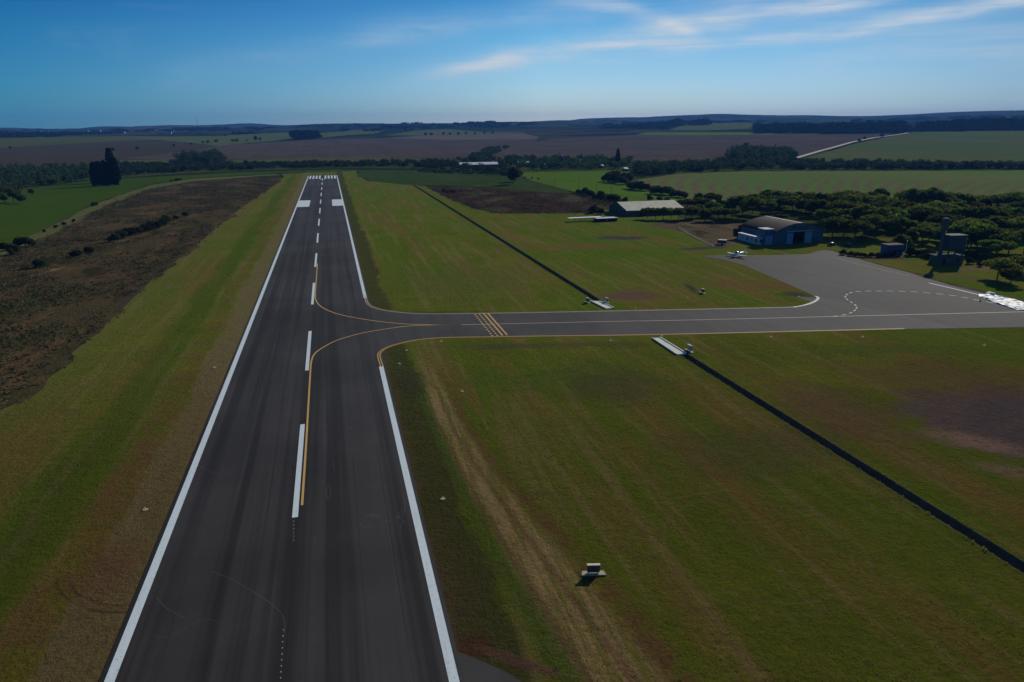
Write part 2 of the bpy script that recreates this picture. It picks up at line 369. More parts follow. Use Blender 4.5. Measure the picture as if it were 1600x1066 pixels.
def asphalt(name,base,streak=1.0,warm=0.0,scr=True):
    m=NT(name); S=m.sep()
    n=m.noise(.03,5,.6); f=m.noise(9,3,.8); lane=m.noise(.30,4,.62,m.map((1,.010,1))); lane2=m.noise(1.6,3,.55,m.map((1,.01,1),loc=(3,0,0)))
    lo=tuple(x*.80 for x in base); hi=tuple(x*1.22 for x in base)
    c=m.mix(m.ss(n,.3,.7),lo,hi)
    c=m.mix(m.math('MULTIPLY',m.ss(lane,.44,.62),.9*streak),c,m.mix(1.0,c,(.50,.50,.51),'MULTIPLY'))
    c=m.mix(m.math('MULTIPLY',m.ss(lane2,.5,.72),.45*streak),c,m.mix(1.0,c,(1.4,1.38,1.38),'MULTIPLY'))
    c=m.mix(m.math('MULTIPLY',m.ss(f,.35,.75),.25),c,m.mix(1.0,c,(1.5,1.48,1.45),'MULTIPLY'))
    c=m.mix(m.math('MULTIPLY',m.ss(m.noise(.12,6,.7,m.map((1,.3,1))),.6,.75),.35),c,(base[0]*1.6,base[1]*1.5,base[2]*1.35))
    if scr:
        # hairline cracks / scratches
        v=m.n('ShaderNodeTexNoise'); v.inputs['Scale'].default_value=.045; v.inputs['Detail'].default_value=3; m.l(m.pos,v.inputs['Vector'])
        k=m.math('ABSOLUTE',m.math('SUBTRACT',v.outputs['Fac'],.5))
        k=m.math('MULTIPLY',m.math('SUBTRACT',1.0,m.ss(k,.0,.0016)),m.ss(m.noise(.05,3,.6,m.map(loc=(50,9,0))),.52,.6))
        c=m.mix(m.math('MULTIPLY',k,.35),c,(.14,.13,.12))
        # lengthwise paving joints
        ph=m.math('ABSOLUTE',m.math('SUBTRACT',m.math('FRACT',m.math('DIVIDE',m.math('ADD',S[0],23.6),3.9)),.5))
        j=m.math('MULTIPLY',m.ss(m.math('ADD',ph,m.math('MULTIPLY',lane2,.02)),.485,.512),m.ss(m.noise(.02,3,.6),.38,.6))
        c=m.mix(m.math('MULTIPLY',j,.85),c,m.mix(1.0,c,(.35,.35,.36),'MULTIPLY'))
    # stained / resealed blotches
    ls=m.ss(m.noise(.10,5,.7,m.map((.35,1,1),rz=R(14),loc=(5,81,0))),.58,.72); c=m.mix(m.math('MULTIPLY',ls,.0 if scr else .45),c,(base[0]*1.7,base[1]*1.7,base[2]*1.65))
    bl=m.ss(m.noise(.06,5,.75,m.map((1,.45,1),loc=(31,7,0))),.56,.66)
    c=m.mix(m.math('MULTIPLY',bl,.35),c,m.mix(1.0,c,(.68,.68,.70),'MULTIPLY'))
    sp2=m.ss(m.noise(.8,5,.8),.66,.78)
    c=m.mix(m.math('MULTIPLY',sp2,.35),c,(base[0]*1.9,base[1]*1.85,base[2]*1.8))
    if scr:
        rb=m.math('MULTIPLY',m.math('SUBTRACT',1.0,m.ss(m.math('ABSOLUTE',m.math('ADD',S[0],8.2)),2.0,6.5)),m.math('MULTIPLY',m.ss(S[1],330,430),m.math('SUBTRACT',1.0,m.ss(S[1],560,700))))
        c=m.mix(m.math('MULTIPLY',rb,.4),c,(.022,.022,.023))
    m.color(c); m.b.inputs['Roughness'].default_value=.85; m.b.inputs['Specular IOR Level'].default_value=.12
    m.bump(m.noise(6,4,.8),.02); return m.m
def paint_mat(name,c,wear=.25):
    m=NT(name); n=m.noise(2.5,6,.75); s=m.noise(1.2,3,.6,m.map((1,.08,1)))
    n9=m.noise(.5,6,.8,m.map((1,.12,1))); k=m.math('ADD',m.math('MULTIPLY',m.ss(n,.5,.72),wear),m.math('MULTIPLY',m.ss(n9,.56,.75),wear*.9),None,True)
    col=m.mix(m.math('MULTIPLY',m.ss(s,.4,.65),.25),c,tuple(x*.78 for x in c)); col=m.mix(k,col,(.16,.16,.16))
    m.color(col); m.b.inputs['Roughness'].default_value=.7; return m.m
def leaf_mat(name,a,b,trans=.3,fine=.35):
    m=NT(name); m.t.nodes.remove(m.b); out=[n for n in m.t.nodes if n.type=='OUTPUT_MATERIAL'][0]
    n=m.noise(fine,4,.7); oi=m.n('ShaderNodeObjectInfo')
    c=m.mix(m.ss(n,.35,.65),a,b)
    hv=m.n('ShaderNodeHueSaturation'); m.l(c,hv.inputs['Color'])
    m.l(m.math('MULTIPLY_ADD',oi.outputs['Random'],1.0,.6),hv.inputs['Value']); m.l(m.math('MULTIPLY_ADD',oi.outputs['Random'],.05,.465),hv.inputs['Hue'])
    d=m.n('ShaderNodeBsdfDiffuse'); t=m.n('ShaderNodeBsdfTranslucent'); mx=m.n('ShaderNodeMixShader'); mx.inputs[0].default_value=trans
    m.l(hv.outputs[0],d.inputs[0]); m.l(hv.outputs[0],t.inputs[0]); m.l(d.outputs[0],mx.inputs[1]); m.l(t.outputs[0],mx.inputs[2]); m.l(mx.outputs[0],out.inputs[0])
    return m.m
M=dict(
 air=airfield_material(),
 pasture2=field('cattle_pasture',(.062,.118,.012),(.080,.135,.018),.3,.2,.3),
 pasture=field('bright_pasture',(.034,.066,.006),(.046,.078,.008),.3,.2,.25),
 marsh=field('marsh_grass',(.032,.058,.014),(.046,.066,.018),.9,.1,.4,(.022,.028,.012),.02),
 track=field('verge_grass',(.085,.095,.032),(.11,.105,.045),.9,.3,.3),
 plough=field('ploughed_soil',(.066,.054,.050),(.082,.066,.058),1.45,.05,.35,(.054,.048,.036)),
 plough2=field('stubble_soil',(.105,.088,.075),(.12,.095,.08),1.4,.05,.3),
 crop=terraced(),
 crop2=field('hill_crop',(.064,.102,.028),(.086,.098,.034),1.2,.04,.3,(.10,.09,.06),.004),
 olive=field('olive_field',(.062,.080,.020),(.074,.078,.026),1.3,.05,.3),
 brownf=field('fallow_field',(.052,.044,.028),(.058,.045,.032),1.3,.05,.3,(.042,.050,.020),.004),
 lime=field('lime_field',(.080,.135,.016),(.09,.145,.018),1.3,.05,.2),
 far=far_patchwork(),
 scrub=scrub_mat('scrub_ground',(.075,.055,.034),(.046,.046,.022),(.115,.072,.042),(.085,.066,.04)),
 scrub2=scrub_mat('weedy_ground',(.060,.052,.034),(.042,.048,.026),(.09,.068,.042),(.085,.075,.05)),
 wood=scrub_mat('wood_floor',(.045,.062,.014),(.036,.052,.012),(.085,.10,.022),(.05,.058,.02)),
 dirt=plain('dirt_road',(.30,.25,.21),.95,.2,.2),
 dirtpad=scrub_mat('dirt_yard',(.12,.085,.06),(.09,.07,.05),(.14,.10,.075),(.07,.075,.03)),
 rwy=asphalt('runway_asphalt',(.044,.041,.040)),
 twy=asphalt('taxiway_asphalt',(.054,.051,.048),.35,scr=False),
 apr=asphalt('apron_asphalt',(.036,.0345,.033),.4,scr=False),
 white=paint_mat('white_paint',(.66,.74,.76),.38),
 yellow=paint_mat('yellow_paint',(.62,.38,.10),.35),
 cream=paint_mat('faded_yellow_paint',(.52,.44,.30),.5),
 conc=plain('pale_concrete',(.62,.62,.56),.85,.15,.9,bump=.02),
 concd=plain('weathered_concrete',(.40,.38,.33),.9,.25,1.5,bump=.02),
 ditch=plain('ditch_lining',(.085,.075,.06),.95,.4,.8,bump=.05),
 sign=plain('sign_box',(.10,.085,.07),.6,.3,3), signb=plain('sign_cap',(.66,.60,.42),.6,.12,3),
 signblue=plain('sign_face_blue',(.20,.24,.34),.5,.2,3),
 roof=plain('rust_roof_sheet',(.045,.026,.022),.8,.35,.5,spec=.1), rooftrim=plain('pale_trim',(.55,.55,.56),.5,.15,2),
 bluew=plain('blue_metal_wall',(.070,.105,.165),.6,.3,.8), blued=plain('blue_door',(.14,.28,.52),.5,.2,1.2),
 blued2=plain('teal_door',(.17,.33,.44),.5,.2,1.2), dark=plain('dark_interior',(.008,.008,.009),.9,.2,1),
 whitew=plain('whitewashed_wall',(.42,.45,.52),.8,.2,1.5), glass=plain('dark_glass',(.015,.025,.04),.15,.2,1,spec=.8),
 corr=plain('fibre_cement_roof',(.55,.52,.38),.8,.18,.25), zinc=plain('zinc_roof',(.88,.88,.88),.45,.08,.4),
 grey=plain('grey_render',(.10,.102,.10),.8,.25,1,spec=.05), tank=plain('blue_grey_tank',(.07,.08,.105),.9,.3,1,spec=.05),
 hut=plain('blue_hut_wall',(.045,.08,.19),.7,.25,1.5), wood_=plain('weathered_wood',(.10,.08,.06),.9,.3,2),
 steel=plain('galvanised_steel',(.45,.46,.47),.45,.15,2,metal=.6), plane=plain('white_gelcoat',(.85,.86,.88),.25,.03,1,spec=.6),
 planeb=plain('blue_stripe_paint',(.03,.06,.14),.3,.1,1), tyre=plain('tyre_rubber',(.02,.02,.02),.8,.2,3),
 tarp=plain('white_sheeting',(.52,.57,.58),.6,.22,.8,bump=.15), car=plain('dark_car_paint',(.03,.04,.055),.25,.1,1,spec=.6),
 cow=plain('cow_hide',(.03,.022,.018),.8,.4,2), brick=plain('brick_wall',(.12,.07,.055),.85,.2,1,spec=.05),
 bark=plain('bark',(.075,.060,.048),.95,.3,2,bump=.03), barkp=plain('pale_bark',(.22,.20,.17),.9,.3,2),
 stone=plain('marker_stone',(.42,.37,.26),.9,.2,3),
 leaf=leaf_mat('park_foliage',(.036,.060,.010),(.115,.155,.022),.45),
 leafo=leaf_mat('olive_foliage',(.07,.095,.012),(.15,.165,.026),.42),
 leafd=leaf_mat('dark_conifer_foliage',(.008,.014,.007),(.016,.026,.012),.12),
 leafb=leaf_mat('bush_foliage',(.024,.038,.012),(.050,.066,.020),.3),
 leafw=leaf_mat('woodland_foliage',(.020,.040,.014),(.056,.080,.026),.25,.06),
 leaff=leaf_mat('far_forest_foliage',(.010,.022,.014),(.018,.034,.018),.05,.02),
 weed=leaf_mat('dry_weeds',(.075,.060,.034),(.19,.14,.085),.4,.15),
 tuftg=leaf_mat('green_tufts',(.11,.12,.02),(.16,.16,.03),.35,.15), tuftd=leaf_mat('dry_tufts',(.20,.16,.06),(.27,.20,.09),.35,.15),
 weedg=leaf_mat('green_weeds',(.032,.048,.014),(.060,.078,.022),.3,.15),
)

# ------------------------------------------------------------------ ground: one seamless sheet, cut into fields along shared edges
RX0,RX1=U(172,1060)[0]-.9,U(712,1060)[0]+.75          # runway edges
TH=U(500,275)[1]                                       # far threshold
DX0,DX1=72.9,75.2                                      # ditch
yA=U(1064,553.5)[1]; yB=U(929,471)[1]; yC=U(645,290)[1]
def TP(l): return [UT(*p) for p in l]
def world_line(l):
    P=TP(l); out=[]
    for i in range(len(P)):
        a=np.array(P[i]); b=np.array(P[(i+1)%len(P)]); L=np.linalg.norm(b-a); r=max(60.0,.06*np.linalg.norm(a)); k=max(1,int(L/r))
        for j in range(k): out.append(tuple(a+(b-a)*j/k))
    return out
fields=[ # name, label, material, image outline
 ('air_field_grass','mown airfield grass around the runway and taxiway','air',None),
 ('fallow_field','brown fallow field far left of the runway','brownf',[(-60,234),(0,231),(100,226),(180,221),(262,220),(330,229),(260,240),(190,249),(100,262),(-60,268)]),
 ('olive_field','flat olive field at the far left under the horizon','olive',[(-60,216),(100,214),(190,213),(255,219),(180,221),(60,228),(-60,234)]),
 ('green_field','thin green field left of the runway under the horizon','crop2',[(190,213),(330,213),(458,207),(458,217),(340,228),(262,220)]),
 ('ploughed_field','purple brown ploughed field beyond the runway end','plough',[(190,249),(260,240),(340,228),(480,219),(620,215),(842,214),(836,222),(780,240),(712,247),(345,249)]),
 ('stubble_strip','pale stubble strip along the top of the ploughed field','plough2',[(600,216),(660,212),(822,210),(842,214),(836,217),(700,219)]),
 ('meadow_strip','narrow olive meadow between ploughed field and tree belt','olive',[(350,250),(500,246.5),(708,248),(690,253),(520,256),(360,256)]),
 ('meadow_strip','short olive meadow left of the tree clump','olive',[(186,250),(265,249),(262,256),(190,257)]),
 ('green_field','green field behind the dark square wood','crop2',[(500,208),(560,203),(600,204),(585,209),(500,215)]),
 ('green_field','green rise behind the row of far bushes','crop2',[(600,211),(650,204),(700,202),(760,207),(820,207),(820,210),(660,212)]),
 ('ploughed_field','wide purple ploughed field right of centre','plough',[(768,246),(800,233),(836,222),(860,217),(985,211),(1290,210),(1396,209),(1330,222),(1242,249),(1150,252),(1000,251),(900,249)]),
 ('lime_strip','bright lime field strip above the ploughed field','lime',[(994,210.6),(1010,207),(1280,206.8),(1282,210),(1100,211)]),
 ('green_rise','green hill field beyond the lime strip','crop2',[(1046,203),(1080,192),(1160,192),(1200,200),(1100,204)]),
 ('meadow_strip','dark green meadow below the ploughed field','marsh',[(985,251),(1150,252),(1160,258),(1060,264),(985,262)]),
 ('hill_field','large green hillside field at the right under dark woods','crop2',[(1242,250.5),(1330,226),(1425,206),(1680,203),(1680,264),(1500,262),(1330,256)]),
 ('terraced_field','olive crop field with curved terrace lines behind the hangar trees','crop',[(985,284),(1020,276),(1075,270),(1160,267),(1400,266),(1680,265),(1680,316),(1400,318),(1200,322),(1090,316),(1040,300),(1000,291)]),
 ('pasture','bright green pasture with grazing cattle','pasture2',[(806,270),(960,266.5),(985,268),(975,280),(1005,293),(1060,306),(1085,316),(1040,321),(990,318),(925,306),(870,293),(830,282)]),
 ('woodland_floor','shaded ground under the tree belt left of the runway','wood',[(-60,268),(100,262),(190,257),(360,256),(520,256),(690,253),(768,246),(900,249),(985,252),(985,262),(960,266.5),(806,270),(700,264),(560,262),(400,266),(250,273),(140,281),(50,292),(-60,310)]),
 ('woodland_floor','shaded ground under the belt above the terraced field','wood',[(985,262),(1060,264),(1160,256),(1242,250),(1330,256),(1500,262),(1680,262),(1680,266),(1160,268),(1060,272),(1005,280),(975,280),(985,268)]),
 ('pasture','bright green pasture left of the runway','pasture',[(-60,312),(50,293),(140,282.5),(250,276),(380,269),(520,265),(560,266),(540,268),(430,271),(300,278.5),(235,288),(155,315),(100,343),(60,362),(0,388),(-60,410)]),
 ('grass_track','yellow green verge along the edge of the pasture','track',[(-60,411),(0,389),(60,363),(100,344),(155,316),(235,289),(300,279.5),(430,272),(440,274),(400,276),(300,284),(240,294),(170,320),(110,352),(60,378),(0,405),(-60,432)]),
 ('scrub_land','rough brown scrub left of the runway strip','scrub',[(-60,433),(0,406),(60,379),(110,353),(170,321),(240,295),(300,285),(400,277),(444,276),(425,292),(370,330),(300,388),(235,440),(160,512),(95,566),(40,606),(-60,680)]),
 ('marsh','green marshy rough grass right of the runway end','marsh',[(556,266),(640,266),(700,266),(806,271),(830,283),(870,294),(900,303),(860,301),(760,293),(645,289),(575,283),(560,275)]),
 ('weedy_field','brown weedy field between the ditch and the warehouse','scrub2',[(664,291),(760,294),(860,302),(900,304),(930,309),(965,318),(955,327),(925,333),(780,334),(742,327),(700,309)]),
 ('dirt_yard','bare earth yard behind the warehouse fence','dirtpad',[(1010,352),(1062,343),(1160,346),(1166,368),(1158,382),(1118,385),(1070,364)]),
 ('wood_clearing','shaded leaf litter under the trees behind the hangar','wood',[(1060,334),(1160,326),(1300,318),(1500,316),(1680,320),(1680,380),(1560,376),(1500,366),(1420,372),(1300,372),(1275,352),(1165,352),(1160,344),(1062,341)]),
 ('dirt_yard','bare reddish verge between apron and the blue hut','dirtpad',[(1290,391),(1312,392),(1350,398),(1420,401),(1424,405),(1380,407),(1345,403),(1450,433),(1500,446),(1620,474),(1620,480),(1500,453),(1420,427),(1340,407)]),
]
air_w=[(-62.5,-400),(420,-400),(420,120)]
airpoly=[(-60,680),(40,606),(95,566),(160,512),(235,440),(300,388),(370,330),(425,292),(444,276),(440,272),(520,268),(556,266),(560,275),(575,283),(645,289),(664,291),(700,309),(742,327),(780,334),(925,333),(965,318),(1062,336),(1500,360),(1680,385)]
def dens(l,step):
    out=[]
    for i in range(len(l)):
        a=np.array(l[i]); b=np.array(l[(i+1)%len(l)]); L=np.linalg.norm(b-a); k=max(1,int(L/step))
        for j in range(k): out.append(tuple(a+(b-a)*j/k))
    return out
def build_ground():
    V=[];F=[];mats=[];info=[]
    def addpoly(pts,nm,lb,mt):
        A=sum(pts[i][0]*pts[(i+1)%len(pts)][1]-pts[(i+1)%len(pts)][0]*pts[i][1] for i in range(len(pts)))
        if A<0: pts=list(pts)[::-1]
        b=len(V); V.extend(Vector((float(p[0]),float(p[1]))) for p in pts); F.append(list(range(b,b+len(pts)))); info.append((nm,lb,mt))
    # base
    base=[]
    for a in np.linspace(-80,80,60): base.append((13400*math.sin(R(a)),13400*math.cos(R(a))))
    base+=[(13400,-400),(-13400,-400)]
    addpoly(base[::-1],'ground','distant rolling farmland reaching the horizon','far')
    w=[U(*p) for p in airpoly]; w=[p for p in w]+[(420,150),(420,-399),(-63,-399)]
    for nm,lb,mt,ol in fields:
        if ol is None: addpoly(dens(w[::-1],80),nm,lb,mt); continue
        P=world_line(ol)
        if mt in('scrub','scrub2','marsh','dirtpad','wood','track'):
            Q=dens(P,5.0 if mt in('scrub','scrub2','dirtpad') else 9.0); am={'scrub':2.6,'scrub2':3.0,'marsh':3.0,'dirtpad':1.2,'wood':2.5,'track':.9}[mt]
            P=[(x+am*(math.sin(y/9.3+x/31)*.6+math.sin(y/3.7+x/5.1)*.45+math.sin(y/23+1)*.7),y+am*.8*(math.sin(x/8.1+y/29)*.6+math.sin(x/3.3+y/6.1)*.5)) for x,y in Q]
        addpoly(P,nm,lb,mt)
    wt=[(RX0,-380),(RX1,-380)]
    for y0,y1 in((-300,yA),(yB,yC)): addpoly([(DX0,y0),(DX1,y0),(DX1,y1),(DX0,y1)],None,None,None)
    # terrain points
    rings=np.geomspace(950,13000,84); az=np.radians(np.linspace(-62,62,190))
    for i,r in enumerate(rings):
        for a in az+(i%2)*.004: V.append(Vector((float(r*math.sin(a)),float(r*math.cos(a)))))
    res=delaunay_2d_cdt(V,[],F,0,1e-4)
    vo,fo,of=res[0],res[2],res[5]
    xs=np.array([v.x for v in vo]); ys=np.array([v.y for v in vo]); zs=hgt(xs,ys)
    zs=np.where(ys<300,0,zs); zs=np.where((np.hypot(xs,ys)>900),zs,0)
    groups={}
    for f,o in zip(fo,of):
        if not o: continue
        k=max(o); groups.setdefault(k,[]).append(f)
    for k,fl in sorted(groups.items()):
        nm,lb,mt=info[k]
        if nm is None: continue
        idx={};Vn=[];Fn=[]
        for f in fl:
            t=[]
            for i in f:
                if i not in idx: idx[i]=len(Vn); Vn.append((xs[i],ys[i],zs[i]))
                t.append(idx[i])
            a,b,c=(np.array(Vn[i]) for i in t[:3])
            if (b[0]-a[0])*(c[1]-a[1])-(b[1]-a[1])*(c[0]-a[0])<0: t=t[::-1]
            Fn.append(tuple(t))
        o=link(nm,mesh(nm,Vn,Fn),M[mt],None,True)
        tag(o,lb,{'ground':'ground'}.get(nm,nm.replace('_',' ')),None,'structure')
build_ground()
# drainage ditch: open channel with real depth
def channel(y0,y1,label):
    n=max(2,int((y1-y0)/12)); V=[];F=[]
    for i in range(n+1):
        y=y0+(y1-y0)*i/n
        V+=[(DX0,y,0),(DX0+.12,y,.05),(DX0+.35,y,-1.3),(DX1-.35,y,-1.3),(DX1-.12,y,.05),(DX1,y,0)]
    for i in range(n):
        for j in range(5): a=i*6+j; F.append((a,a+1,a+7,a+6))
    F+=[(0,1,2,3,4,5)][:1]+[tuple(n*6+j for j in (5,4,3,2,1,0))]
    return tag(link('drainage_ditch',mesh('ditch',V,F),M['ditch']),label,'ditch',None,'structure')
channel(-300,yA,'dark open drainage ditch running towards the camera right of the field')
channel(yB,yC,'dark open drainage ditch beyond the taxiway')

# ------------------------------------------------------------------ pavements
def slab(name,pts,z,mat,label,cat):
    vs=[Vector(p) for p in pts]; o=poly_sheet(name,pts,z,mat)
    me=o.data; bm=bmesh.new(); bm.from_mesh(me)
    e=[x for x in bm.edges if x.is_boundary]; r=bmesh.ops.extrude_edge_only(bm,edges=e)
    for v in r['geom']:
        if isinstance(v,bmesh.types.BMVert): v.co.z=-.05
    bm.to_mesh(me); bm.free(); return tag(o,label,cat,None,'structure')
runway=slab('runway',[(RX0,-250),(RX1,-250),(RX1,TH+3),(RX0,TH+3)],.05,M['rwy'],'long dark asphalt runway with white edge lines and centre dashes','runway')
up=[(569,462),(571,466),(574,474),(582,480),(600,485),(630,489),(670,490.5),(760,490),(900,487.5),(1060,484.3),(1180,481.7),(1240,480),(1262,475.5),(1275,470),(1278,465.5),(1274,463)]
lo=[(597,573),(592.5,558),(594,551),(604,544),(622,538),(650,532),(690,528.3),(760,527),(820,526),(1040,523),(1413,514)]
upw=catmull([U(*p) for p in up],6); low=catmull([U(*p) for p in lo],6)
upw2=[p for p in upw]; 
tw=[(RX1-1.5,low[0][1]-2)]+[(p[0],p[1]-.35) for p in low if p[0]>RX1-.2]+[U(1700,508.5),U(1700,482)]
tw_top=[(p[0],p[1]+.35) for p in upw if p[0]>RX1-.2][::-1]
xend=tw_top[0]
taxi_pts=[(RX1-1.5,low[0][1]-2)]+[(float(p[0]),float(p[1]-.35)) for p in low if p[0]>RX1-.2]+[U(1500,513.2),(float(xend[0]),float(xend[1]))]+[(float(p[0]),float(p[1])) for p in tw_top[1:]]+[(RX1-1.5,upw[0][1]+2)]
taxiway=slab('taxiway',taxi_pts,.044,M['twy'],'grey asphalt taxiway joining the runway to the apron','taxiway')
ap=[(1278,466),(1260,457),(1200,431),(1160,414),(1130,406),(1097,401),(1108,399.5),(1130,398.5),(1165,399),(1200,399),(1262,397.5),(1284,391),(1300,392),(1335,403),(1380,416),(1420,426),(1440,433),(1500,450),(1600,473),(1720,497),(1720,507),(1600,511.5),(1500,513.2),(1413,514.3)]
apw=[U(*p) for p in ap]+[(float(xend[0]-6),U(1350,515.5)[1]+4),(float(xend[0]-6),float(xend[1])+1.0)]
apron=slab('apron',apw,.038,M['apr'],'lighter grey asphalt apron in front of the hangar','apron')
xl=U(172,1060)[0]; xr=U(712,1060)[0]; LW=.95
def rect(x0,x1,y0,y1): return [[(x0,y0),(x1,y0),(x1,y1),(x0,y1)]]
Z1=.056
paint('edge_line',ribbon([(xl+LW/2-.4,-250),(xl+LW/2-.4,TH)],LW),Z1,M['white'],runway)
yT0=U(597,573)[1]; yT1=U(571.5,466)[1]
paint('edge_line',ribbon([(xr-.2,-250),(xr-.2,yT0)],LW),Z1,M['white'],runway)
paint('edge_line',ribbon([(xr-.2,yT1),(xr-.2,TH)],LW),Z1,M['white'],runway)
XC=(xl+xr)/2; XD=U(461,809)[0]+.0
ytop=U(468,664)[1]; per=(U(493,396)[1]-ytop)/3; dl=ytop-U(461,809)[1]
k=0
while ytop+k*per<TH-20:
    paint('centre_line_dash',rect(XD-.38,XD+.38,ytop+k*per-dl,ytop+k*per),Z1,M['white'],runway); k+=1
ty0,ty1=U(500,278.6)[1],U(500,274.7)[1]
for i in range(4):
    for s in(-1,1):
        c=XC+s*(3.0+i*3.35); paint('threshold_stripe',rect(c-.9,c+.9,ty0-10,ty1),Z1,M['white'],runway)
for s in(-1,1):
    c=XC+s*1.9; paint('designation_mark',rect(c-.45,c+.45,ty0-24,ty0-15),Z1,M['white'],runway)
ya,yb=U(490,323)[1],U(490,313)[1]
paint('aiming_point_mark',rect(xl+LW-.4+.02,xl+8.4,ya,yb),Z1,M['white'],runway)
paint('aiming_point_mark',rect(xr-7.8,xr-LW/2-.22,ya,yb),Z1,M['white'],runway)
# small survey dots ahead of the dashes
dots=[]
for py in np.linspace(815,845,6): x,y=U(459,py); dots+=rect(x-.045,x+.045,y-.07,y+.07)
for py in np.linspace(985,1060,9): x,y=U(443-(py-985)*.06,py); dots+=rect(x-.04,x+.04,y-.06,y+.06)
paint('setting_out_dots',dots,Z1,M['white'],runway)
# old scratches on the runway
scr=[]
for L in ([(445,990),(443,965),(425,945),(395,925),(360,905),(330,893)],[(245,935),(262,952),(288,966)],[(300,722),(330,738),(360,742)],[(512,782),(510,768),(514,758),(517,768),(515,780)],[(596,816),(620,810),(632,800),(629,770)],[(520,722),(523,735)]):
    P=catmull([U(*p) for p in L],5); scr+=ribbon(P,.045)
paint('scratch',scr,Z1-.002,plain('pale_scratch',(.085,.08,.075),.9,.5,2),runway)
sm=NT('paint_smudge'); k_=sm.ss(sm.noise(1.3,5,.7),.35,.75)
sm.color(sm.mix(k_,(.043,.041,.040),(.075,.074,.073)))
for (px,py,a,b) in ((583,806,1.0,.4),):
    x,y=U(px,py); pts=[(x+a*math.cos(q)*(1+.25*math.sin(3*q+px)),y+b*math.sin(q)*(1+.3*math.cos(2*q+py))) for q in np.linspace(0,2*math.pi,28)[:-1]]
    if py!=509: poly_sheet('scuffed_patch',pts,Z1-.003,sm.m,runway)
# yellow lines
def wl(l,k=8): return catmull([U(*p) for p in l],k)
c_up=wl([(496,412),(494,440),(492.5,462),(494,470),(500,478),(515,486.5),(540,494),(580,501),(620,505.5),(665,507.8),(720,507.8)])
c_lo=wl([(472,790),(478,700),(481.5,640),(484.5,590),(486.5,566),(492,553),(507,542),(530,531),(570,520),(620,512),(655,508.8),(720,507.8)])
paint('guide_line',ribbon(c_up,.32),Z1+.004,M['yellow'],taxiway)
paint('guide_line',ribbon(c_lo,.32),Z1+.004,M['yellow'],taxiway)
mid=wl([(720,507.8),(780,506.6),(940,503),(1100,500),(1300,495),(1450,491.3),(1600,487.6),(1700,485.5)],6)
paint('centre_line',ribbon(mid,.28),Z1+.002,M['cream'],taxiway)
for L in (upw,low):
    P=[p for p in L]
    for off in(.28,-.22): paint('edge_line',ribbon(P,.22,off),Z1+.006,M['yellow'] if L is low else M['cream'],taxiway)
# hold position
hx0,hy1=U(741,491); hx1,hy0=U(768,526)
hb=[];nb=[]
for i,x in enumerate((hx0-.1,hx0+1.15)):
    y=hy0
    while y<hy1-.4: hb+=rect(x,x+.42,y,y+.95); y+=1.9
for x in (hx0+2.4,hx0+3.6): nb+=rect(x,x+.42,hy0-.1,hy1+.1)
paint('hold_dashes',hb,Z1+.01,M['yellow'],taxiway); paint('hold_bars',nb,Z1+.01,M['yellow'],taxiway)
das=wl([(1300,495),(1318,492.5),(1331,488.5),(1338,482.5),(1337,477.5),(1329,472),(1322,467),(1321,463),(1327,458.5),(1342,455.8),(1385,455),(1430,456.5),(1480,461),(1510,466),(1530,470),(1600,482)],8)
paint('lead_in_dashes',ribbon(das,.34,0,(1.9,1.5)),Z1,M['cream'],apron)
paint('apron_edge_line',ribbon(wl([(1451,442.5),(1490,451.5),(1532,461.5)]),.45),Z1,M['white'],apron)
paint('apron_edge_line',ribbon(wl([(1538,464.5),(1570,473),(1592,479.5)]),.35),Z1,M['white'],apron)
paint('apron_edge_line',ribbon(wl([(1300,402),(1360,418),(1420,431)]),.12),Z1,M['cream'],apron)
crv=wl([(1240,480.5),(1262,476),(1275,470.5),(1278.5,465.5),(1274,463)],8)
MB_=ribbon(crv,.7)
paint('kerb_curve',MB_,Z1+.01,M['conc'],apron)
# side road joining the runway at the bottom
x0,y0=U(722,1012); side=slab('service_road',[(RX1-.5,y0),(U(745,1030)[0],U(745,1030)[1]),U(790,1050),(U(830,1066)[0],U(830,1066)[1]-1),(U(870,1100)[0],U(870,1100)[1]-5),(RX1-.5,U(830,1200)[1]-10)],.03,M['twy'],'dark asphalt service road joining the runway at the bottom of the photo','road')
# ------------------------------------------------------------------ white culvert slabs, signs, light bases
def culvert(px,label):
    P=[U(*p) for p in px]; c=np.mean(P,0); r=empty('culvert_slab',(float(c[0]),float(c[1]),0),0,label,'culvert')
    Q=[(p[0]-c[0],p[1]-c[1]) for p in P]
    MB().prism(Q[::-1] if False else Q,-.2,.16).build('deck',M['conc'],r)
    for a,b in((Q[0],Q[3]),(Q[1],Q[2])):
        q=ribbon([a,b],.3)[0]; MB().prism([tuple(x) for x in q],.163,.34).build('kerb',M['conc'],r)
    return r
culvert([(1019,529.5),(1031,528.3),(1072,553.3),(1057,554.8)],'white concrete culvert slab on the near side of the taxiway')
culvert([(922.5,471),(936,471.3),(959,482),(946,483)],'white concrete culvert slab on the far side of the taxiway')
def sign(px,py,rot,label,w=2.0,h=1.05,face='sign'):
    x,y=U(px,py); r=empty('airfield_sign',(x,y,0),rot,label,'sign','low airfield signs on concrete bases')
    W=w*.72
    MB().prism([(-w*.72,-.42),(w*.72,-.42),(w*.62,.42),(-w*.62,.42)],0,.16).build('base_slab',M['stone'],r,bevel=.02)
    MB().box(-W/2,W/2,-.13,.13,.16+.12,.16+h).build('sign_box',M[face],r,bevel=.015)
    MB().box(-W/2-.04,W/2+.04,-.19,.19,.163+h,.25+h).build('top_cap',M['signb'],r)
    MB().box(-W/2+.08,W/2-.08,-.15,-.133,.36,.08+h).build('face_panel',M[face],r)
    for s in(-1,1): MB().cyl(s*W*.36,0,.16,.285,.05,n=8).build('foot',M['steel'],r)
    return r
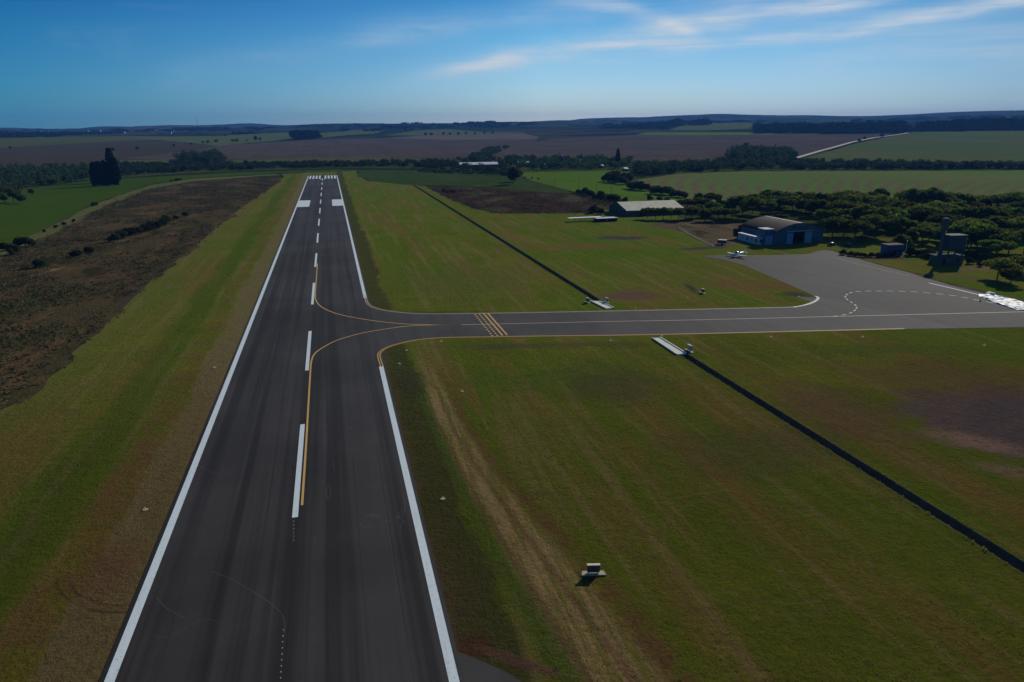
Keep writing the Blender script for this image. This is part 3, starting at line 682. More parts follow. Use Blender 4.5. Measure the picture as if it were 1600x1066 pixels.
sign(927,897,R(-13),'low airfield sign alone in the near grass right of the runway',2.0)
sign(1098,458,R(-86),'low airfield sign in the grass just left of the apron',1.9,1.1)
sign(1077,549,R(-86),'low blue faced airfield sign beside the near culvert slab',2.2,1.3,'signblue')
sign(918,473,R(-86),'low airfield sign left of the far culvert slab',1.9,1.2)
sign(948,473,R(-86),'low airfield sign right of the far culvert slab',1.9,1.2,'signblue')
def light(px,py,label,r=.36):
    x,y=U(px,py); e=empty('edge_light',(x,y,0),random.random(),label,'edge light','low edge lights on concrete pads')
    MB().prism([(r*math.cos(a),r*.9*math.sin(a)) for a in np.linspace(0,2*math.pi,9)[:-1]],-.02,.09).build('pad',M['stone'],e)
    MB().cyl(0,0,.09,.30,.05,.04,8).cyl(0,0,.30,.42,.09,.06,10).build('lamp',M['signb'],e)
for px,py,lb in [(692,780,'edge light at the near right verge of the runway opposite the last dash'),(227,797,'edge light in the dry grass left of the runway'),
 (635,548,'edge light in the dark verge just inside the taxiway curve'),(689,534,'edge light on the near taxiway verge nearest the runway'),(624,569,'edge light in the dark verge where the white line restarts'),
 (954,532.5,'edge light on the near taxiway verge left of the culvert slab'),(1034,525.5,'edge light between taxiway line and near culvert slab'),(1205,527,'edge light on the near taxiway verge right of the blue sign'),(1348,527,'edge light on the near verge by the end of the yellow line'),
 (1074,465,'edge light at the foot of the dark soil streak'),(1248,464,'edge light in the dark patch by the apron kerb curve'),(993,482,'edge light on the far verge right of the far culvert slab'),(1538,540,'edge light in the grass near the right frame edge'),
 (335,575,'edge light in the verge left of the second nearest dash'),(722,612,'small edge light in the open grass right of the runway')]: light(px,py,lb)

# ------------------------------------------------------------------ hangar
def gable_pts(w,h0,h1,n=14):
    return [(-w/2+w*i/n, h0+(h1-h0)*math.sin(math.pi*i/n)**.8) for i in range(n+1)]
hx0_,hy_=U(1208,383); hx1_,_=U(1288,379.5)
HW=hx1_-hx0_; HXc=(hx0_+hx1_)/2; HP=8.8
hb_y=U(1203,338.5,HP)[1]; HD=max(20,hb_y-hy_)
hr=empty('hangar',(HXc,hy_,0),0,'blue walled aircraft hangar with rusty arched roof and dark open doorway','hangar')
gp=gable_pts(HW,5.0,HP)
ow=5.6; oh=5.3; oc=HW*.0
def xz_wall(name,poly,y0,y1,mat,par):
    n=len(poly); V=[(x,y0,z) for x,z in poly]+[(x,y1,z) for x,z in poly]
    F=[tuple(range(n)),tuple(range(2*n-1,n-1,-1))]+[(i,n+i,n+(i+1)%n,(i+1)%n) for i in range(n)]
    return link(name,mesh(name,V,F),mat,par)
topl=[p for p in gp if p[0]<oc-ow/2]; topr=[p for p in gp if p[0]>oc+ow/2]; topm=[p for p in gp if abs(p[0]-oc)<=ow/2]
def topz(x): return float(np.interp(x,[p[0] for p in gp],[p[1] for p in gp]))
xa,xb=oc-ow/2,oc+ow/2
poly=[(-HW/2,0),(xa,0),(xa,oh),(xb,oh),(xb,0),(HW/2,0)]+[p for p in gp][::-1]
# front wall as three pieces joined into one mesh
mbw=MB()
def xz(poly,y0,y1):
    n=len(poly); V=[(x,y0,z) for x,z in poly]+[(x,y1,z) for x,z in poly]
    mbw.add(V,[tuple(range(n)),tuple(range(2*n-1,n-1,-1))]+[(i,n+i,n+(i+1)%n,(i+1)%n) for i in range(n)])
xz([(-HW/2,0),(xa,0),(xa,topz(xa))]+topl[::-1],0,.3)
xz([(xa,oh),(xb,oh),(xb,topz(xb))]+topm[::-1]+[(xa,topz(xa))],0,.3)
xz([(xb,0),(HW/2,0)]+topr[::-1]+[(xb,topz(xb))],0,.3)
mbw.box(-HW/2,-HW/2+.3,.3,HD,0,5.0).box(HW/2-.3,HW/2,.3,HD,0,5.0).box(-HW/2+.3,HW/2-.3,HD-.3,HD,0,5.0)
mbw.build('wall',M['bluew'],hr)
rp=gable_pts(HW+1.0,4.9,HP+.05,20); th=.16
V=[];F=[]
ny=24
for j in range(ny+1):
    y=-.5+(HD+.9)*j/ny
    for x,z in rp: V.append((x,y,z+.12+ (.0)))
    for x,z in rp: V.append((x,y,z-.04+.12))
n=len(rp)
for j in range(ny):
    a=j*2*n; b=a+2*n
    for i in range(n-1):
        F.append((a+i,a+i+1,b+i+1,b+i)); F.append((a+n+i+1,a+n+i,b+n+i,b+n+i+1))
F+=[(i,n+i,n+i+1,i+1) for i in range(n-1)]
rf=link('roof',mesh('roof',V,F),M['roof'],hr,False)
# verge trim along the front arch; pale ridge strip paints in the sunlit ridge
tr=MB()
for i in range(n-1):
    (x0,z0),(x1,z1)=rp[i],rp[i+1]
    tr.add([(x0,-.62,z0+.0),(x1,-.62,z1+.0),(x1,-.52,z1),(x0,-.52,z0),(x0,-.62,z0+.3),(x1,-.62,z1+.3),(x1,-.52,z1+.3),(x0,-.52,z0+.3)],[(3,2,1,0),(4,5,6,7),(0,1,5,4),(1,2,6,5),(2,3,7,6),(3,0,4,7)])
tr.build('verge_trim',M['bluew'],rf)
MB().box(-.35,.35,-.5,HD+.3,HP+.17,HP+.32).build('ridge_highlight',M['rooftrim'],rf)
dd=MB()
MB().box(xa-.0-3.2,xa-.1,-.18,-.02,.1,4.6).build('sliding_door',M['blued'],hr)
MB().box(xb+.2,xb+3.6,-.18,-.02,.1,4.7).build('sliding_door',M['blued2'],hr)
MB().box(xa-3.6,xb+4.0,-.34,-.2,oh+.1,oh+.35).build('door_rail',M['rooftrim'],hr)
MB().box(-4.3,4.3,-.1,-.01,6.6,7.4).build('sign_band',M['tank'],hr)
# annex: tall block and long low office with windows
tx0=U(1187,382)[0]-HXc; tx1=-HW/2-.02
MB().box(tx0,tx1,.2,5.5,0,6.6).build('tower_block',M['bluew'],hr)
MB().box(tx0-.15,tx1,-.0,5.7,6.603,6.95).build('parapet',M['whitew'],hr)
MB().box(tx0+.5,tx1-.5,.08,.197,.2,3.9).build('side_door',M['blued'],hr)
ax0=U(1163,375)[0]-HXc; ay1=U(1163,374)[1]-hy_
ax0=min(ax0,tx0-.4)
an=MB().box(ax0-1.2,tx0-.02,1.5,ay1,0,3.1).build('annex',M['whitew'],hr)
MB().box(ax0-1.6,tx0-.02,1.1,ay1+.3,3.103,3.28).build('annex_roof',M['rooftrim'],an)
for k in range(4):
    y=3.0+k*(ay1-4)/4; MB().box(ax0-1.26,ax0-1.203,y,y+1.3,1.0,2.3).build('window',M['blued'] if k%2 else M['glass'],an)
MB().box(ax0-.8,ax0+.6,1.44,1.497,1.0,2.3).build('window',M['glass'],an)

# ------------------------------------------------------------------ warehouse
wx0,wy0=U(985,338); wx1,_=U(1062,334)
wr=empty('warehouse',((wx0+wx1)/2,wy0,0),0,'long warehouse with pale cream sheet roof behind dark round trees','warehouse')
WL=(wx1-wx0)/2+1; yb_=U(958,317.5,7.4); xw0=yb_[0]-(wx0+wx1)/2; dW=14.0
bx0,bx1=-WL-1,WL
MB().box(bx0,bx1,0,dW*2,0,3.4).build('wall',M['grey'],wr)
wv=MB()
V=[];F=[];nx=60
for i in range(nx+1):
    x=bx0-.8+(bx1-bx0+1.6)*i/nx; V+=[(x,-.8,3.2+.08*(i%2)),(x,dW,6.9+.08*(i%2)),(x,2*dW+.8,3.2+.08*(i%2))]
for i in range(nx): a=i*3; F+=[(a,a+3,a+4,a+1),(a+1,a+4,a+5,a+2)]
rf=link('roof',mesh('roof',V,F),M['corr'],wr)
for s,x in((0,bx0),(1,bx1-.2)):
    V=[(x,0,3.403),(x,2*dW,3.403),(x,dW,6.75),(x+.2,0,3.403),(x+.2,2*dW,3.403),(x+.2,dW,6.75)]
    link('gable',mesh('gable',V,[(0,1,2),(3,5,4),(0,3,4,1),(1,4,5,2),(2,5,3,0)]),M['grey'],wr)
MB().box(bx0+8,bx0+11,-2.2,-.02,0,3.1).build('porch',M['dark'],wr)
for k in range(6): MB().box(bx0+14+k*5,bx0+16+k*5,-.06,-.003,1.4,2.7).build('window',M['glass'],wr)
# open shelter and dark low shed left of warehouse
sx0,sy=U(889,347); sx1,_=U(932,347)
sh=empty('open_shelter',((sx0+sx1)/2,sy,0),R(2),'long white flat roofed open shelter on thin posts left of warehouse','shelter')
hw=(sx1-sx0)/2
MB().box(-hw,hw+5,-.4,3.2,1.9,2.05).build('roof',M['zinc'],sh)
for x in np.linspace(-hw+.3,hw+3,6):
    for y in(0,2.8): MB().box(x-.07,x+.07,y-.07,y+.07,0,1.9).build('post',M['wood_'],sh)
dx0,dy=U(933,347); dx1,_=U(966,346)
ds=empty('low_shed',((dx0+dx1)/2,dy,0),R(3),'dark low shed with thin light roof between shelter and warehouse','shed')
hw=(dx1-dx0)/2
MB().box(-hw,hw,0,5,0,1.7).build('wall',M['dark'],ds); MB().box(-hw-.2,hw+.3,-.4,5.3,1.703,1.86).build('roof',M['rooftrim'],ds); MB().box(-1,.4,-.05,-.003,0,1.5).build('door',M['wood_'],ds)

# ------------------------------------------------------------------ aircraft
def ringx(x,ry,rz,zc,n=14): return [(x,ry*math.cos(2*math.pi*i/n),zc+rz*math.sin(2*math.pi*i/n)) for i in range(n)]
px_,py_=U(1152,401.5)
pl=empty('light_aircraft',(px_,py_,.05),R(197),'small white low wing aeroplane with blue stripe parked on apron corner','aeroplane')
MB().loft([ringx(*a) for a in ((3.6,.12,.12,1.05),(3.45,.34,.34,1.05),(3.0,.48,.46,1.1),(2.0,.56,.55,1.15),(.8,.60,.62,1.2),(-.6,.52,.55,1.25),(-2.4,.30,.32,1.35),(-4.2,.10,.14,1.45),(-4.4,.04,.06,1.5))]).build('fuselage',M['plane'],pl,True)
MB().loft([ringx(*a,n=12) for a in ((1.9,.2,.05,1.62),(1.3,.46,.38,1.65),(.4,.5,.5,1.68),(-.6,.4,.36,1.68),(-1.4,.12,.08,1.62))]).build('canopy',M['glass'],pl,True)
MB().loft([ringx(*a,n=12) for a in ((2.8,.50,.07,1.02),(1.0,.64,.08,1.1),(-1.5,.48,.08,1.2),(-3.6,.22,.05,1.38))]).build('stripe',M['planeb'],pl,True)
for s in(-1,1):
    def sec(y,c,x,z,t): return [(x+c*.5,s*y,z),(x+c*.25,s*y,z+t),(x-c*.2,s*y,z+t*.7),(x-c*.5,s*y,z),(x-c*.2,s*y,z-t*.4),(x+c*.25,s*y,z-t*.5)]
    MB().loft([sec(.35,1.7,.5,.85,.12),(sec(2.5,1.5,.45,1.0,.1)),(sec(4.6,1.15,.35,1.16,.07)),(sec(4.85,.7,.25,1.18,.03))]).build('wing',M['plane'],pl,False)
    MB().loft([sec(.05,.95,-3.9,1.5,.05),sec(1.5,.65,-4.0,1.5,.03)]).build('tailplane',M['plane'],pl)
    w=MB().cyl(0,0,-.08,.08,.2,n=14); o=w.build('wheel',M['tyre'],pl); o.rotation_euler=(R(90),0,0); o.location=(.3,s*1.35,.2)
    MB().tube((.35,s*1.3,.9),(.3,s*1.35,.25),.06,.05).build('gear_leg',M['plane'],pl)
MB().add([(-3.3,-.05,1.5),(-4.5,-.05,1.5),(-4.75,-.03,2.9),(-4.15,-.03,2.9),(-3.3,.05,1.5),(-4.5,.05,1.5),(-4.75,.03,2.9),(-4.15,.03,2.9)],[(0,3,2,1),(4,5,6,7),(0,1,5,4),(1,2,6,5),(2,3,7,6),(3,0,4,7)]).build('fin',M['plane'],pl)
o=MB().cyl(0,0,-.06,.06,.17,n=14).build('wheel',M['tyre'],pl); o.rotation_euler=(R(90),0,0); o.location=(2.8,0,.17)
MB().tube((2.8,0,.7),(2.8,0,.2),.05,.04).build('gear_leg',M['plane'],pl)
MB().box(3.62,3.68,-.07,.07,.1+.1,1.95).build('propeller',M['planeb'],pl)

# ------------------------------------------------------------------ hut, tanks, vehicles near the hangar
x,y=U(1128,382)
v=empty('trailer',(x,y,0),R(-38),'small grey covered trailer on dirt beside the hangar annex','trailer')
MB().box(-1.9,1.9,-.9,.9,.55,1.9).build('body',M['tank'],v,bevel=.06); MB().box(-1.7,1.95,-.95,.95,1.903,2.05).build('roof',M['rooftrim'],v)
for s in(-1,1): o=MB().cyl(0,0,-.1,.1,.33,n=14).build('wheel',M['tyre'],v); o.rotation_euler=(R(90),0,0); o.location=(.1,s*.95,.33)
MB().box(-3.0,-1.91,-.05,.05,.5,.6).build('drawbar',M['steel'],v)
def car(px,py,rz,mat,label):
    x,y=U(px,py); v=empty('parked_car',(x,y,0),rz,label,'car')
    def s_(x,w,z0,z1): return [(x,-w,z0),(x,-w*.98,(z0+z1)/2),(x,-w*.9,z1),(x,w*.9,z1),(x,w*.98,(z0+z1)/2),(x,w,z0)]
    MB().loft([s_(2.1,.7,.35,.7),s_(1.9,.84,.25,.85),(s_(.9,.86,.22,.95)),s_(-1.6,.86,.22,1.0),s_(-2.0,.82,.3,.92)]).build('body',mat,v)
    MB().loft([s_(.95,.74,.94,.97),s_(.3,.68,.96,1.42),s_(-1.0,.68,.98,1.44),s_(-1.65,.74,.98,1.02)]).build('cabin',M['glass'],v)
    MB().loft([s_(.25,.62,1.425,1.45),s_(-.95,.62,1.445,1.475)]).build('roof',mat,v)
    for a in(1.3,-1.25):
        for s in(-1,1): o=MB().cyl(0,0,-.1,.1,.31,n=14).build('wheel',M['tyre'],v); o.rotation_euler=(R(90),0,0); o.location=(a,s*.82,.31)
car(1299,384,R(20),M['car'],'dark car parked in shade right of the hangar')
car(1325,385,R(75),M['tank'],'grey blue car parked under trees further right of the hangar')
x,y=U(1399,399)
h=empty('blue_hut',(x,y,0),R(-4),'small blue walled hut among trees right of the hangar','hut')
MB().box(-3.8,3.2,0,4,0,4.0).build('wall',M['hut'],h); MB().box(-4,3.4,-.3,4.3,4.003,4.2).build('roof',M['brick'],h)
MB().box(-1,.1,-.06,-.003,0,2.1).build('door',M['dark'],h); MB().box(1.0,2.3,-.06,-.003,1.1,2.2).build('window',M['glass'],h)
x,y=U(1414,399); p=empty('white_pole',(x,y,0),0,'thin white pole standing right of the blue hut','pole'); MB().cyl(0,0,0,5.6,.16,.12,10).build('shaft',M['conc'],p); MB().cyl(0,0,5.6,5.85,.22,.18,10).build('cap',M['signb'],p)
x,y=U(1486,413)
h=empty('pump_house',(x,y,0),R(-8),'grey pump house with tall blue grey tank box raised above it','pump house')
MB().box(-5.6,4.6,0,4.5,0,3.0).build('wall',M['grey'],h); MB().box(-5.9,4.9,-.4,4.9,3.003,3.2).build('roof',M['tank'],h)
MB().box(-3.6,-2.4,-.06,-.003,0,2.1).build('door',M['dark'],h); MB().box(1.5,3,-.06,-.003,1,2.1).build('window',M['glass'],h)
tb=MB().box(-1.0,5.6,1.2,5.6,5.2,10.2).build('tank',M['tank'],h); MB().box(-1.2,5.8,1.0,5.8,10.203,10.45).build('tank_lid',M['grey'],tb)
for a in(-.6,5.1):
    for b in(1.6,5.1): MB().box(a-.2,a+.2,b-.2,b+.2,3.203 if a<4.5 and b<4.5 else 0,5.2).build('leg',M['grey'],h)
x,y=U(1466,411)
h=empty('water_tower',(x,y,0),0,'slim grey goblet shaped water tower beside the pump house','water tower')
def ringz(z,r,n=20): return [(r*math.cos(2*math.pi*i/n),r*math.sin(2*math.pi*i/n),z) for i in range(n)]
MB().loft([ringz(0,.75),ringz(12,.62)]).build('column',M['grey'],h,False)
MB().loft([ringz(12,.64),ringz(13.6,1.35),ringz(16.2,1.4),ringz(16.6,1.0),ringz(16.8,.2)]).build('tank',M['grey'],h,False)
# white sheeting along the apron edge
P=catmull([(1529,461),(1545,460.5),(1570,465.5),(1600,473.5),(1640,483),(1660,490),(1630,489.5),(1600,485.5),(1586,484),(1560,475.5),(1540,467.5),(1529,463.5)],4)
tp=[U(*p) for p in P]
def tarp():
    n=len(tp); V=[Vector(p) for p in tp]
    xs=[p[0] for p in tp]; ys=[p[1] for p in tp]
    for a in np.arange(min(xs),max(xs),.7):
        for b in np.arange(min(ys),max(ys),.7): V.append(Vector((float(a+random.uniform(-.2,.2)),float(b+random.uniform(-.2,.2)))))
    r=delaunay_2d_cdt(V,[],[list(range(n))],2,1e-5)
    me=mesh('tarp',[(v.x,v.y,.09+random.random()*.34) for v in r[0]],[tuple(f) for f in r[2]])
    o=link('white_sheeting',me,M['tarp']); tag(o,'crumpled white sheeting spread along the right apron edge','sheeting')
    bm=bmesh.new(); bm.from_mesh(me); e=[x for x in bm.edges if x.is_boundary]; rr=bmesh.ops.extrude_edge_only(bm,edges=e)
    for q in rr['geom']:
        if isinstance(q,bmesh.types.BMVert): q.co.z=.03
    bmesh.ops.recalc_face_normals(bm,faces=bm.faces[:]); bm.to_mesh(me); bm.free()
tarp()
x,y=U(1545,459.5); o=MB().ell((0,0,.25),(1.3,.6,.3),10,6).build('white_bag',M['tarp'],None,True); o.location=(x,y,.1); tag(o,'small white bag lying behind the white sheeting, left one','bag')
x,y=U(1551,461.5); o=MB().ell((0,0,.3),(.8,.6,.42),10,6).build('white_bag',M['tarp'],None,True); o.location=(x,y,.1); tag(o,'rounder white bag right against the white sheeting','bag')
x,y=U(1531.5,471); o=MB().cyl(0,0,0,.12,.45,.4,10).cyl(0,0,.12,.7,.25,.06,10).build('marker_cone',M['yellow']); o.location=(x,y,.05); tag(o,'small yellow cone standing on the dashed apron line','cone')

# ------------------------------------------------------------------ trees
def unit(n,rng):
    v=rng.normal(size=(n,3)); return v/np.linalg.norm(v,axis=1,keepdims=True)
def leafquads(C,size,rng,flat=.0):
    n=len(C); a=unit(n,rng); 
    if flat: a[:,2]*=1-flat; a/=np.linalg.norm(a,axis=1,keepdims=True)
    b=unit(n,rng); b-=a*(a*b).sum(1,keepdims=True); b/=np.linalg.norm(b,axis=1,keepdims=True)
    s=(size*(rng.uniform(.6,1.35,n)))[:,None] if np.isscalar(size) else (size*rng.uniform(.6,1.35,n))[:,None]
    a=a*s; b=b*s*.75
    return np.stack([C-a-b*.3,C+a*.2-b,C+a+b*.3,C-a*.2+b],1)
def clusters(cl,nper,rng,shell=.55):
    """cl list of (cx,cy,cz,rx,ry,rz)"""
    out=[]
    for c in cl:
        u=unit(nper,rng); r=rng.uniform(shell,1.0,nper)[:,None]
        out.append(np.array(c[:3])+u*r*np.array(c[3:]))
    return np.concatenate(out)
def trunk_mb(h,r,limbs,rng,lean=.3):
    mb=MB(); top=(rng.uniform(-lean,lean),rng.uniform(-lean,lean),h)
    midp=(top[0]*.4,top[1]*.4,h*.5)
    mb.tube((0,0,-.3),midp,r,r*.75); mb.tube(midp,top,r*.75,r*.5)
    for c in limbs: mb.tube(midp if rng.random()<.4 else top,c,r*.45,r*.12,5)
    return mb
def make_tree(name,kind,h,w,seed,leaf,nper,size,bark='bark'):
    rng=np.random.default_rng(seed); e=empty(name,(0,0,-500))
    cl=[]
    if kind=='umbrella':
        for i in range(20):
            a=rng.uniform(0,6.28); r=w*.5*math.sqrt(rng.uniform(0.0,.8)); q=rng.uniform(.75,1.25); cl.append((r*math.cos(a),r*math.sin(a),h*.76-r*.22+rng.uniform(-.9,.7),w*.20*q,w*.20*q,h*.155*q))
        tr=trunk_mb(h*.5,.28,[(c[0]*.7,c[1]*.7,c[2]-.4) for c in cl[:7]],rng)
    elif kind=='round':
        for i in range(20):
            u=unit(1,rng)[0]; r=rng.uniform(.2,.75); q=rng.uniform(.75,1.3); cl.append((u[0]*w*.5*r,u[1]*w*.5*r,h*.56+u[2]*h*.40*r,w*.2*q,w*.2*q,h*.16*q))
        tr=trunk_mb(h*.42,.25,[(c[0]*.7,c[1]*.7,c[2]) for c in cl[:6]],rng)
    elif kind=='column':
        for i in range(60):
            t=i/59; rr=w*.5*(1-.62*t**2.6)*(.8+.2*min(1,t*6)); a=i*2.4; cl.append((rr*.45*math.cos(a),rr*.45*math.sin(a),h*(.06+.88*t),rr*.6,rr*.6,h*.055))
        tr=trunk_mb(h*.9,.35,[],rng,.1)
    else:
        for i in range(8):
            a=rng.uniform(0,6.28); r=w*.5*math.sqrt(rng.uniform(0,.5)); cl.append((r*math.cos(a),r*math.sin(a),h*.45+rng.uniform(-.12,.2)*h,w*.25,w*.25,h*.32))
        tr=trunk_mb(h*.3,.15,[(c[0]*.5,c[1]*.5,c[2]) for c in cl[:3]],rng)
    C=clusters(cl,nper,rng); C[:,2]=np.maximum(C[:,2],.1)
    link('crown',quads_mesh('crown',leafquads(C,size,rng)),M[leaf],e)
    tr.build('trunk',M[bark],e); return e
PT={}
def protos(key,n,*a,**k): PT[key]=[make_tree(k.get('nm','tree'),a[0],a[1]*(1+.06*i),a[2]*(1-.05*i),100+i*7+len(key),*a[3:]) for i in range(n)]
protos('umb',3,'umbrella',9.5,12.5,'leaf',260,.34,nm='umbrella_tree')
protos('umbo',2,'umbrella',9.0,12.0,'leafo',240,.34,nm='umbrella_tree')
protos('round',3,'round',9.0,9.0,'leaf',230,.34,nm='broadleaf_tree')
protos('con',2,'column',27,10,'leafd',130,.55,nm='conifer_tree')
protos('bush',3,'bush',4.0,6.0,'leafb',180,.3,nm='bush')
protos('small',2,'round',5.5,5.0,'leafb',130,.28,nm='small_tree')
used=set(); TCNT=[0]
def plant(key,x,y,s,label,cat='tree',group=None,sz=None,z=None):
    L=PT[key]; k=random.randrange(len(L)); src=L[k]
    if (key,k) in used: o=copy_tree(src)
    else: o=src; used.add((key,k))
    z=float(hgt(x,y)) if z is None else z
    if math.hypot(x,y)<900: z=0
    o.location=(x,y,z); o.rotation_euler=(0,0,random.uniform(0,6.28)); o.scale=(s,s,s*(sz or random.uniform(.9,1.1)))
    for q in ('label','category','group'):
        if q in o: del o[q]
    tag(o,label,cat,group); return o
ORD=['first','second','third','fourth','fifth','sixth','seventh','eighth','ninth','tenth','eleventh','twelfth','thirteenth','fourteenth','fifteenth','sixteenth','seventeenth','eighteenth','nineteenth','twentieth']
def row(key,pts,fmt,cat,group,smin=.85,smax=1.15,base=U,jit=0):
    """pts: (px,py,scale) sorted left to right"""
    pts=sorted(pts)
    for i,p in enumerate(pts):
        x,y=base(p[0],p[1]); s=(p[2] if len(p)>2 else 1)*random.uniform(smin,smax)
        kk=random.choice(key) if isinstance(key,(list,tuple)) else key
        plant(kk,x,y,s,fmt.format(ORD[i] if i<20 else ORD[i-20]+' beyond the twentieth'),cat,group)
# conifer clump at the left
cl=[(150,291,.92),(160,290.5,.96),(170,290,1.0),(181,289.5,.96),(155,286,.9),(166,285.5,.95),(177,285,1.02),(184,284.5,.98)]
for i,p in enumerate(sorted(cl)):
    x,y=U(p[0],p[1]); plant('con',x,y,p[2]*.9,'tall dark conifer in the square clump, %s from left'%ORD[i],'conifer','conifers in the dark clump left of the runway')
x,y=U(177,280); plant('con',x,y,1.18,'tallest dark conifer rising behind the square clump','conifer','conifers in the dark clump left of the runway')
# shrubs at the left scrub edge
row('bush',[(40,385,1.25),(22,398,1.0),(5,392,1.1),(148,322,.9),(100,352,.45),(88,356,.45),(70,363,.4),(115,347,.35)],'dark bush along the pasture edge left of the scrub, {} from left','bush','bushes along the left pasture edge')
row('bush',[(178,378,.9),(190,372,1.0),(203,368,1.1),(215,365,1.0),(228,361,1.2),(240,358,1.2),(253,353,.9),(262,348,.9),(275,343,.7),(290,338,.7),(120,402,.8),(140,395,.8),(62,418,.8)],'dark bush in the middle of the scrub, {} from left','bush','bushes in the left scrub')
row(['round','small'],[(8,318,1.0),(22,316,1.2),(35,318,.9),(2,308,1.2),(50,305,.9),(25,300,1.2)],'dark tree at the far left corner of the pasture, {} from left','tree','trees at the left pasture corner')
row('bush',[(268,284,.6),(276,283,.8),(283,282,.6)],'low bush on the verge by the scrub, {} from left','bush','bushes on the verge')
# umbrella trees in front of / right of warehouse
row('umb',[(1012,342,.62),(1024,343,.66),(1036,343,.7),(1048,343,.72),(1060,344,.74),(1071,343,.74),(1080,342,.72)],'dense round topped tree hiding the warehouse wall, {} from left','tree','trees in front of the warehouse',1,1.05)
row('bush',[(925,333,1.1),(931,331,1.0),(937,335,.8)],'dark bush in front of the weedy field by the shelter, {} from left','bush','bushes by the shelter')
row(['umb','round'],[(1090,340,.9),(1101,346,.85),(1112,338,1.0),(1122,345,.9),(1133,340,.95),(1143,346,.85),(1095,331,.85),(1125,330,.9)],'dark spreading tree between warehouse and hangar, {} from left','tree','trees between warehouse and hangar')
row(['umb','umb','round'],[(1160,340,1.15),(1175,334,1.1),(1190,336,1.15),(1208,332,1.2),(1222,335,1.15),(1238,330,1.1),(1252,334,1.2),(1268,338,1.1),(1215,324,1.1)],'wide dark tree behind the hangar roof, {} from left','tree','trees behind the hangar')
row(['round','umbo'],[(1262,330,1.1),(1282,334,1.15),(1300,330,1.1),(1320,328,1.2),(1342,326,1.1)],'light green bushy tree right of the hangar in the back row, {} from left','tree','light green trees in the back row')
row('umb',[(1300,372,1.25),(1318,368,1.2),(1335,376,1.1),(1350,366,1.3),(1368,372,1.15),(1385,360,1.25),(1400,374,1.05),(1298,356,1.2),(1412,352,1.2),(1375,345,1.2),(1345,350,1.2),(1320,347,1.2)],'dark spreading tree in the grove right of the hangar, {} from left','tree','grove right of the hangar')
row(['umb','umbo'],[(1440,358,1.15),(1458,352,1.1),(1478,366,1.2),(1500,360,1.25),(1520,372,1.25),(1538,362,1.3),(1560,370,1.2),(1578,364,1.25),(1596,374,1.2),(1620,372,1.2),(1545,392,1.1),(1515,392,1.1),(1600,396,1.15),(1575,398,.95)],'tall spreading tree in the grove around the pump house, {} from left','tree','grove around the pump house')
row(['round','umb'],[(1378,334,1.1),(1398,330,1.1),(1418,332,1.2),(1436,328,1.1),(1456,332,1.2),(1476,329,1.1),(1496,333,1.15),(1516,330,1.2),(1538,333,1.1),(1558,330,1.2),(1580,333,1.2),(1602,330,1.2)],'tree in the back row below the terraced field, {} from left','tree','back row below the terraced field')
gx=random.Random(5)
row(['umb','round'],[(1440,380,.9),(1452,374,1.0),(1470,384,.9),(1478,378,1.0),(1512,384,1.0),(1526,392,.95),(1536,384,1.0),(1424,384,.8),(1408,388,.8),(1556,404,.8)],'tree crowding close behind the pump house, {} from left','tree','trees crowding the pump house')
row('bush',[(1462,409,.5),(1516,412,.6),(1530,416,.5),(1446,404,.5),(1392,401,.4),(1420,399,.5)],'low scrubby bush in front of the pump house and hut, {} from left','shrub','low bushes by pump house and hut')
pts=[]
for py in (322,329,337,346,356):
    for px in range(1290 if py>330 else 1330,1640,25): pts.append((px+gx.uniform(-7,7),py+gx.uniform(-4,4),gx.uniform(.55,1.35)))
for px,py,sc in pts:
    x,y=U(px,py); plant(gx.choice(['umb','round','umbo','round','small']),x,y,sc,'one of the close standing trees filling the grove behind hangar and pump house','tree','trees filling the grove')
for px in range(1075,1290,17):
    x,y=U(px+gx.uniform(-5,5),gx.uniform(322,332)); plant(gx.choice(['umb','round','umb']),x,y,gx.uniform(.85,1.15),'one of the close standing trees in the line behind warehouse and hangar','tree','line of trees behind warehouse and hangar')
row('umbo',[(1558,436,.95),(1578,446,.55),(1596,428,.9)],'olive tree with spreading branches on the grass behind the apron, {} from left','tree','olive trees behind the apron')
row('bush',[(1316,398,.45),(1327,400,.5),(1338,401,.5),(1349,402,.5),(1360,402,.45),(1372,402,.5),(1383,402,.45)],'low shrub in the hedge between apron and grove, {} from left','shrub','hedge beside the apron')
row('bush',[(1425,399,.7),(1435,400,.75),(1446,401,.7),(1455,399,.6),(1512,402,.7),(1524,405,.75),(1536,408,.7)],'dark shrub beside the pump house, {} from left','shrub','shrubs beside the pump house')
row('small',[(1152,373,.8),(1160,366,.9)],'small tree at the corner of the hangar annex, {} from left','tree','small trees by the annex')
# hedge bushes along the bright pasture
row('bush',[(948,284,2.0),(958,286,2.0),(966,284,2.2),(972,288,2.0),(978,284,2.2),(962,279,2.0)],'big dark bush at the tip between pasture and crop field, {} from left','bush','bush clump between the fields',base=UT)
row('bush',[(987,295,1.8),(998,297,2.1),(1008,298,1.8),(1025,303,1.6),(1034,304,1.8),(1043,305,1.5),(1055,308,1.5),(1066,309,1.3)],'dark bush on the hedge line under the terraced field, {} from left','bush','hedge under the terraced field',base=UT)
row('bush',[(903,303,1.0),(912,305,1.2),(921,307,1.1),(932,311,1.2),(942,313,1.4),(951,315,1.4),(961,316,1.2),(975,317,.9),(1016,313,.8),(1030,314,.8),(1042,315,.8)],'bush along the lower edge of the bright pasture, {} from left','bush','bushes along the lower pasture edge',base=UT)
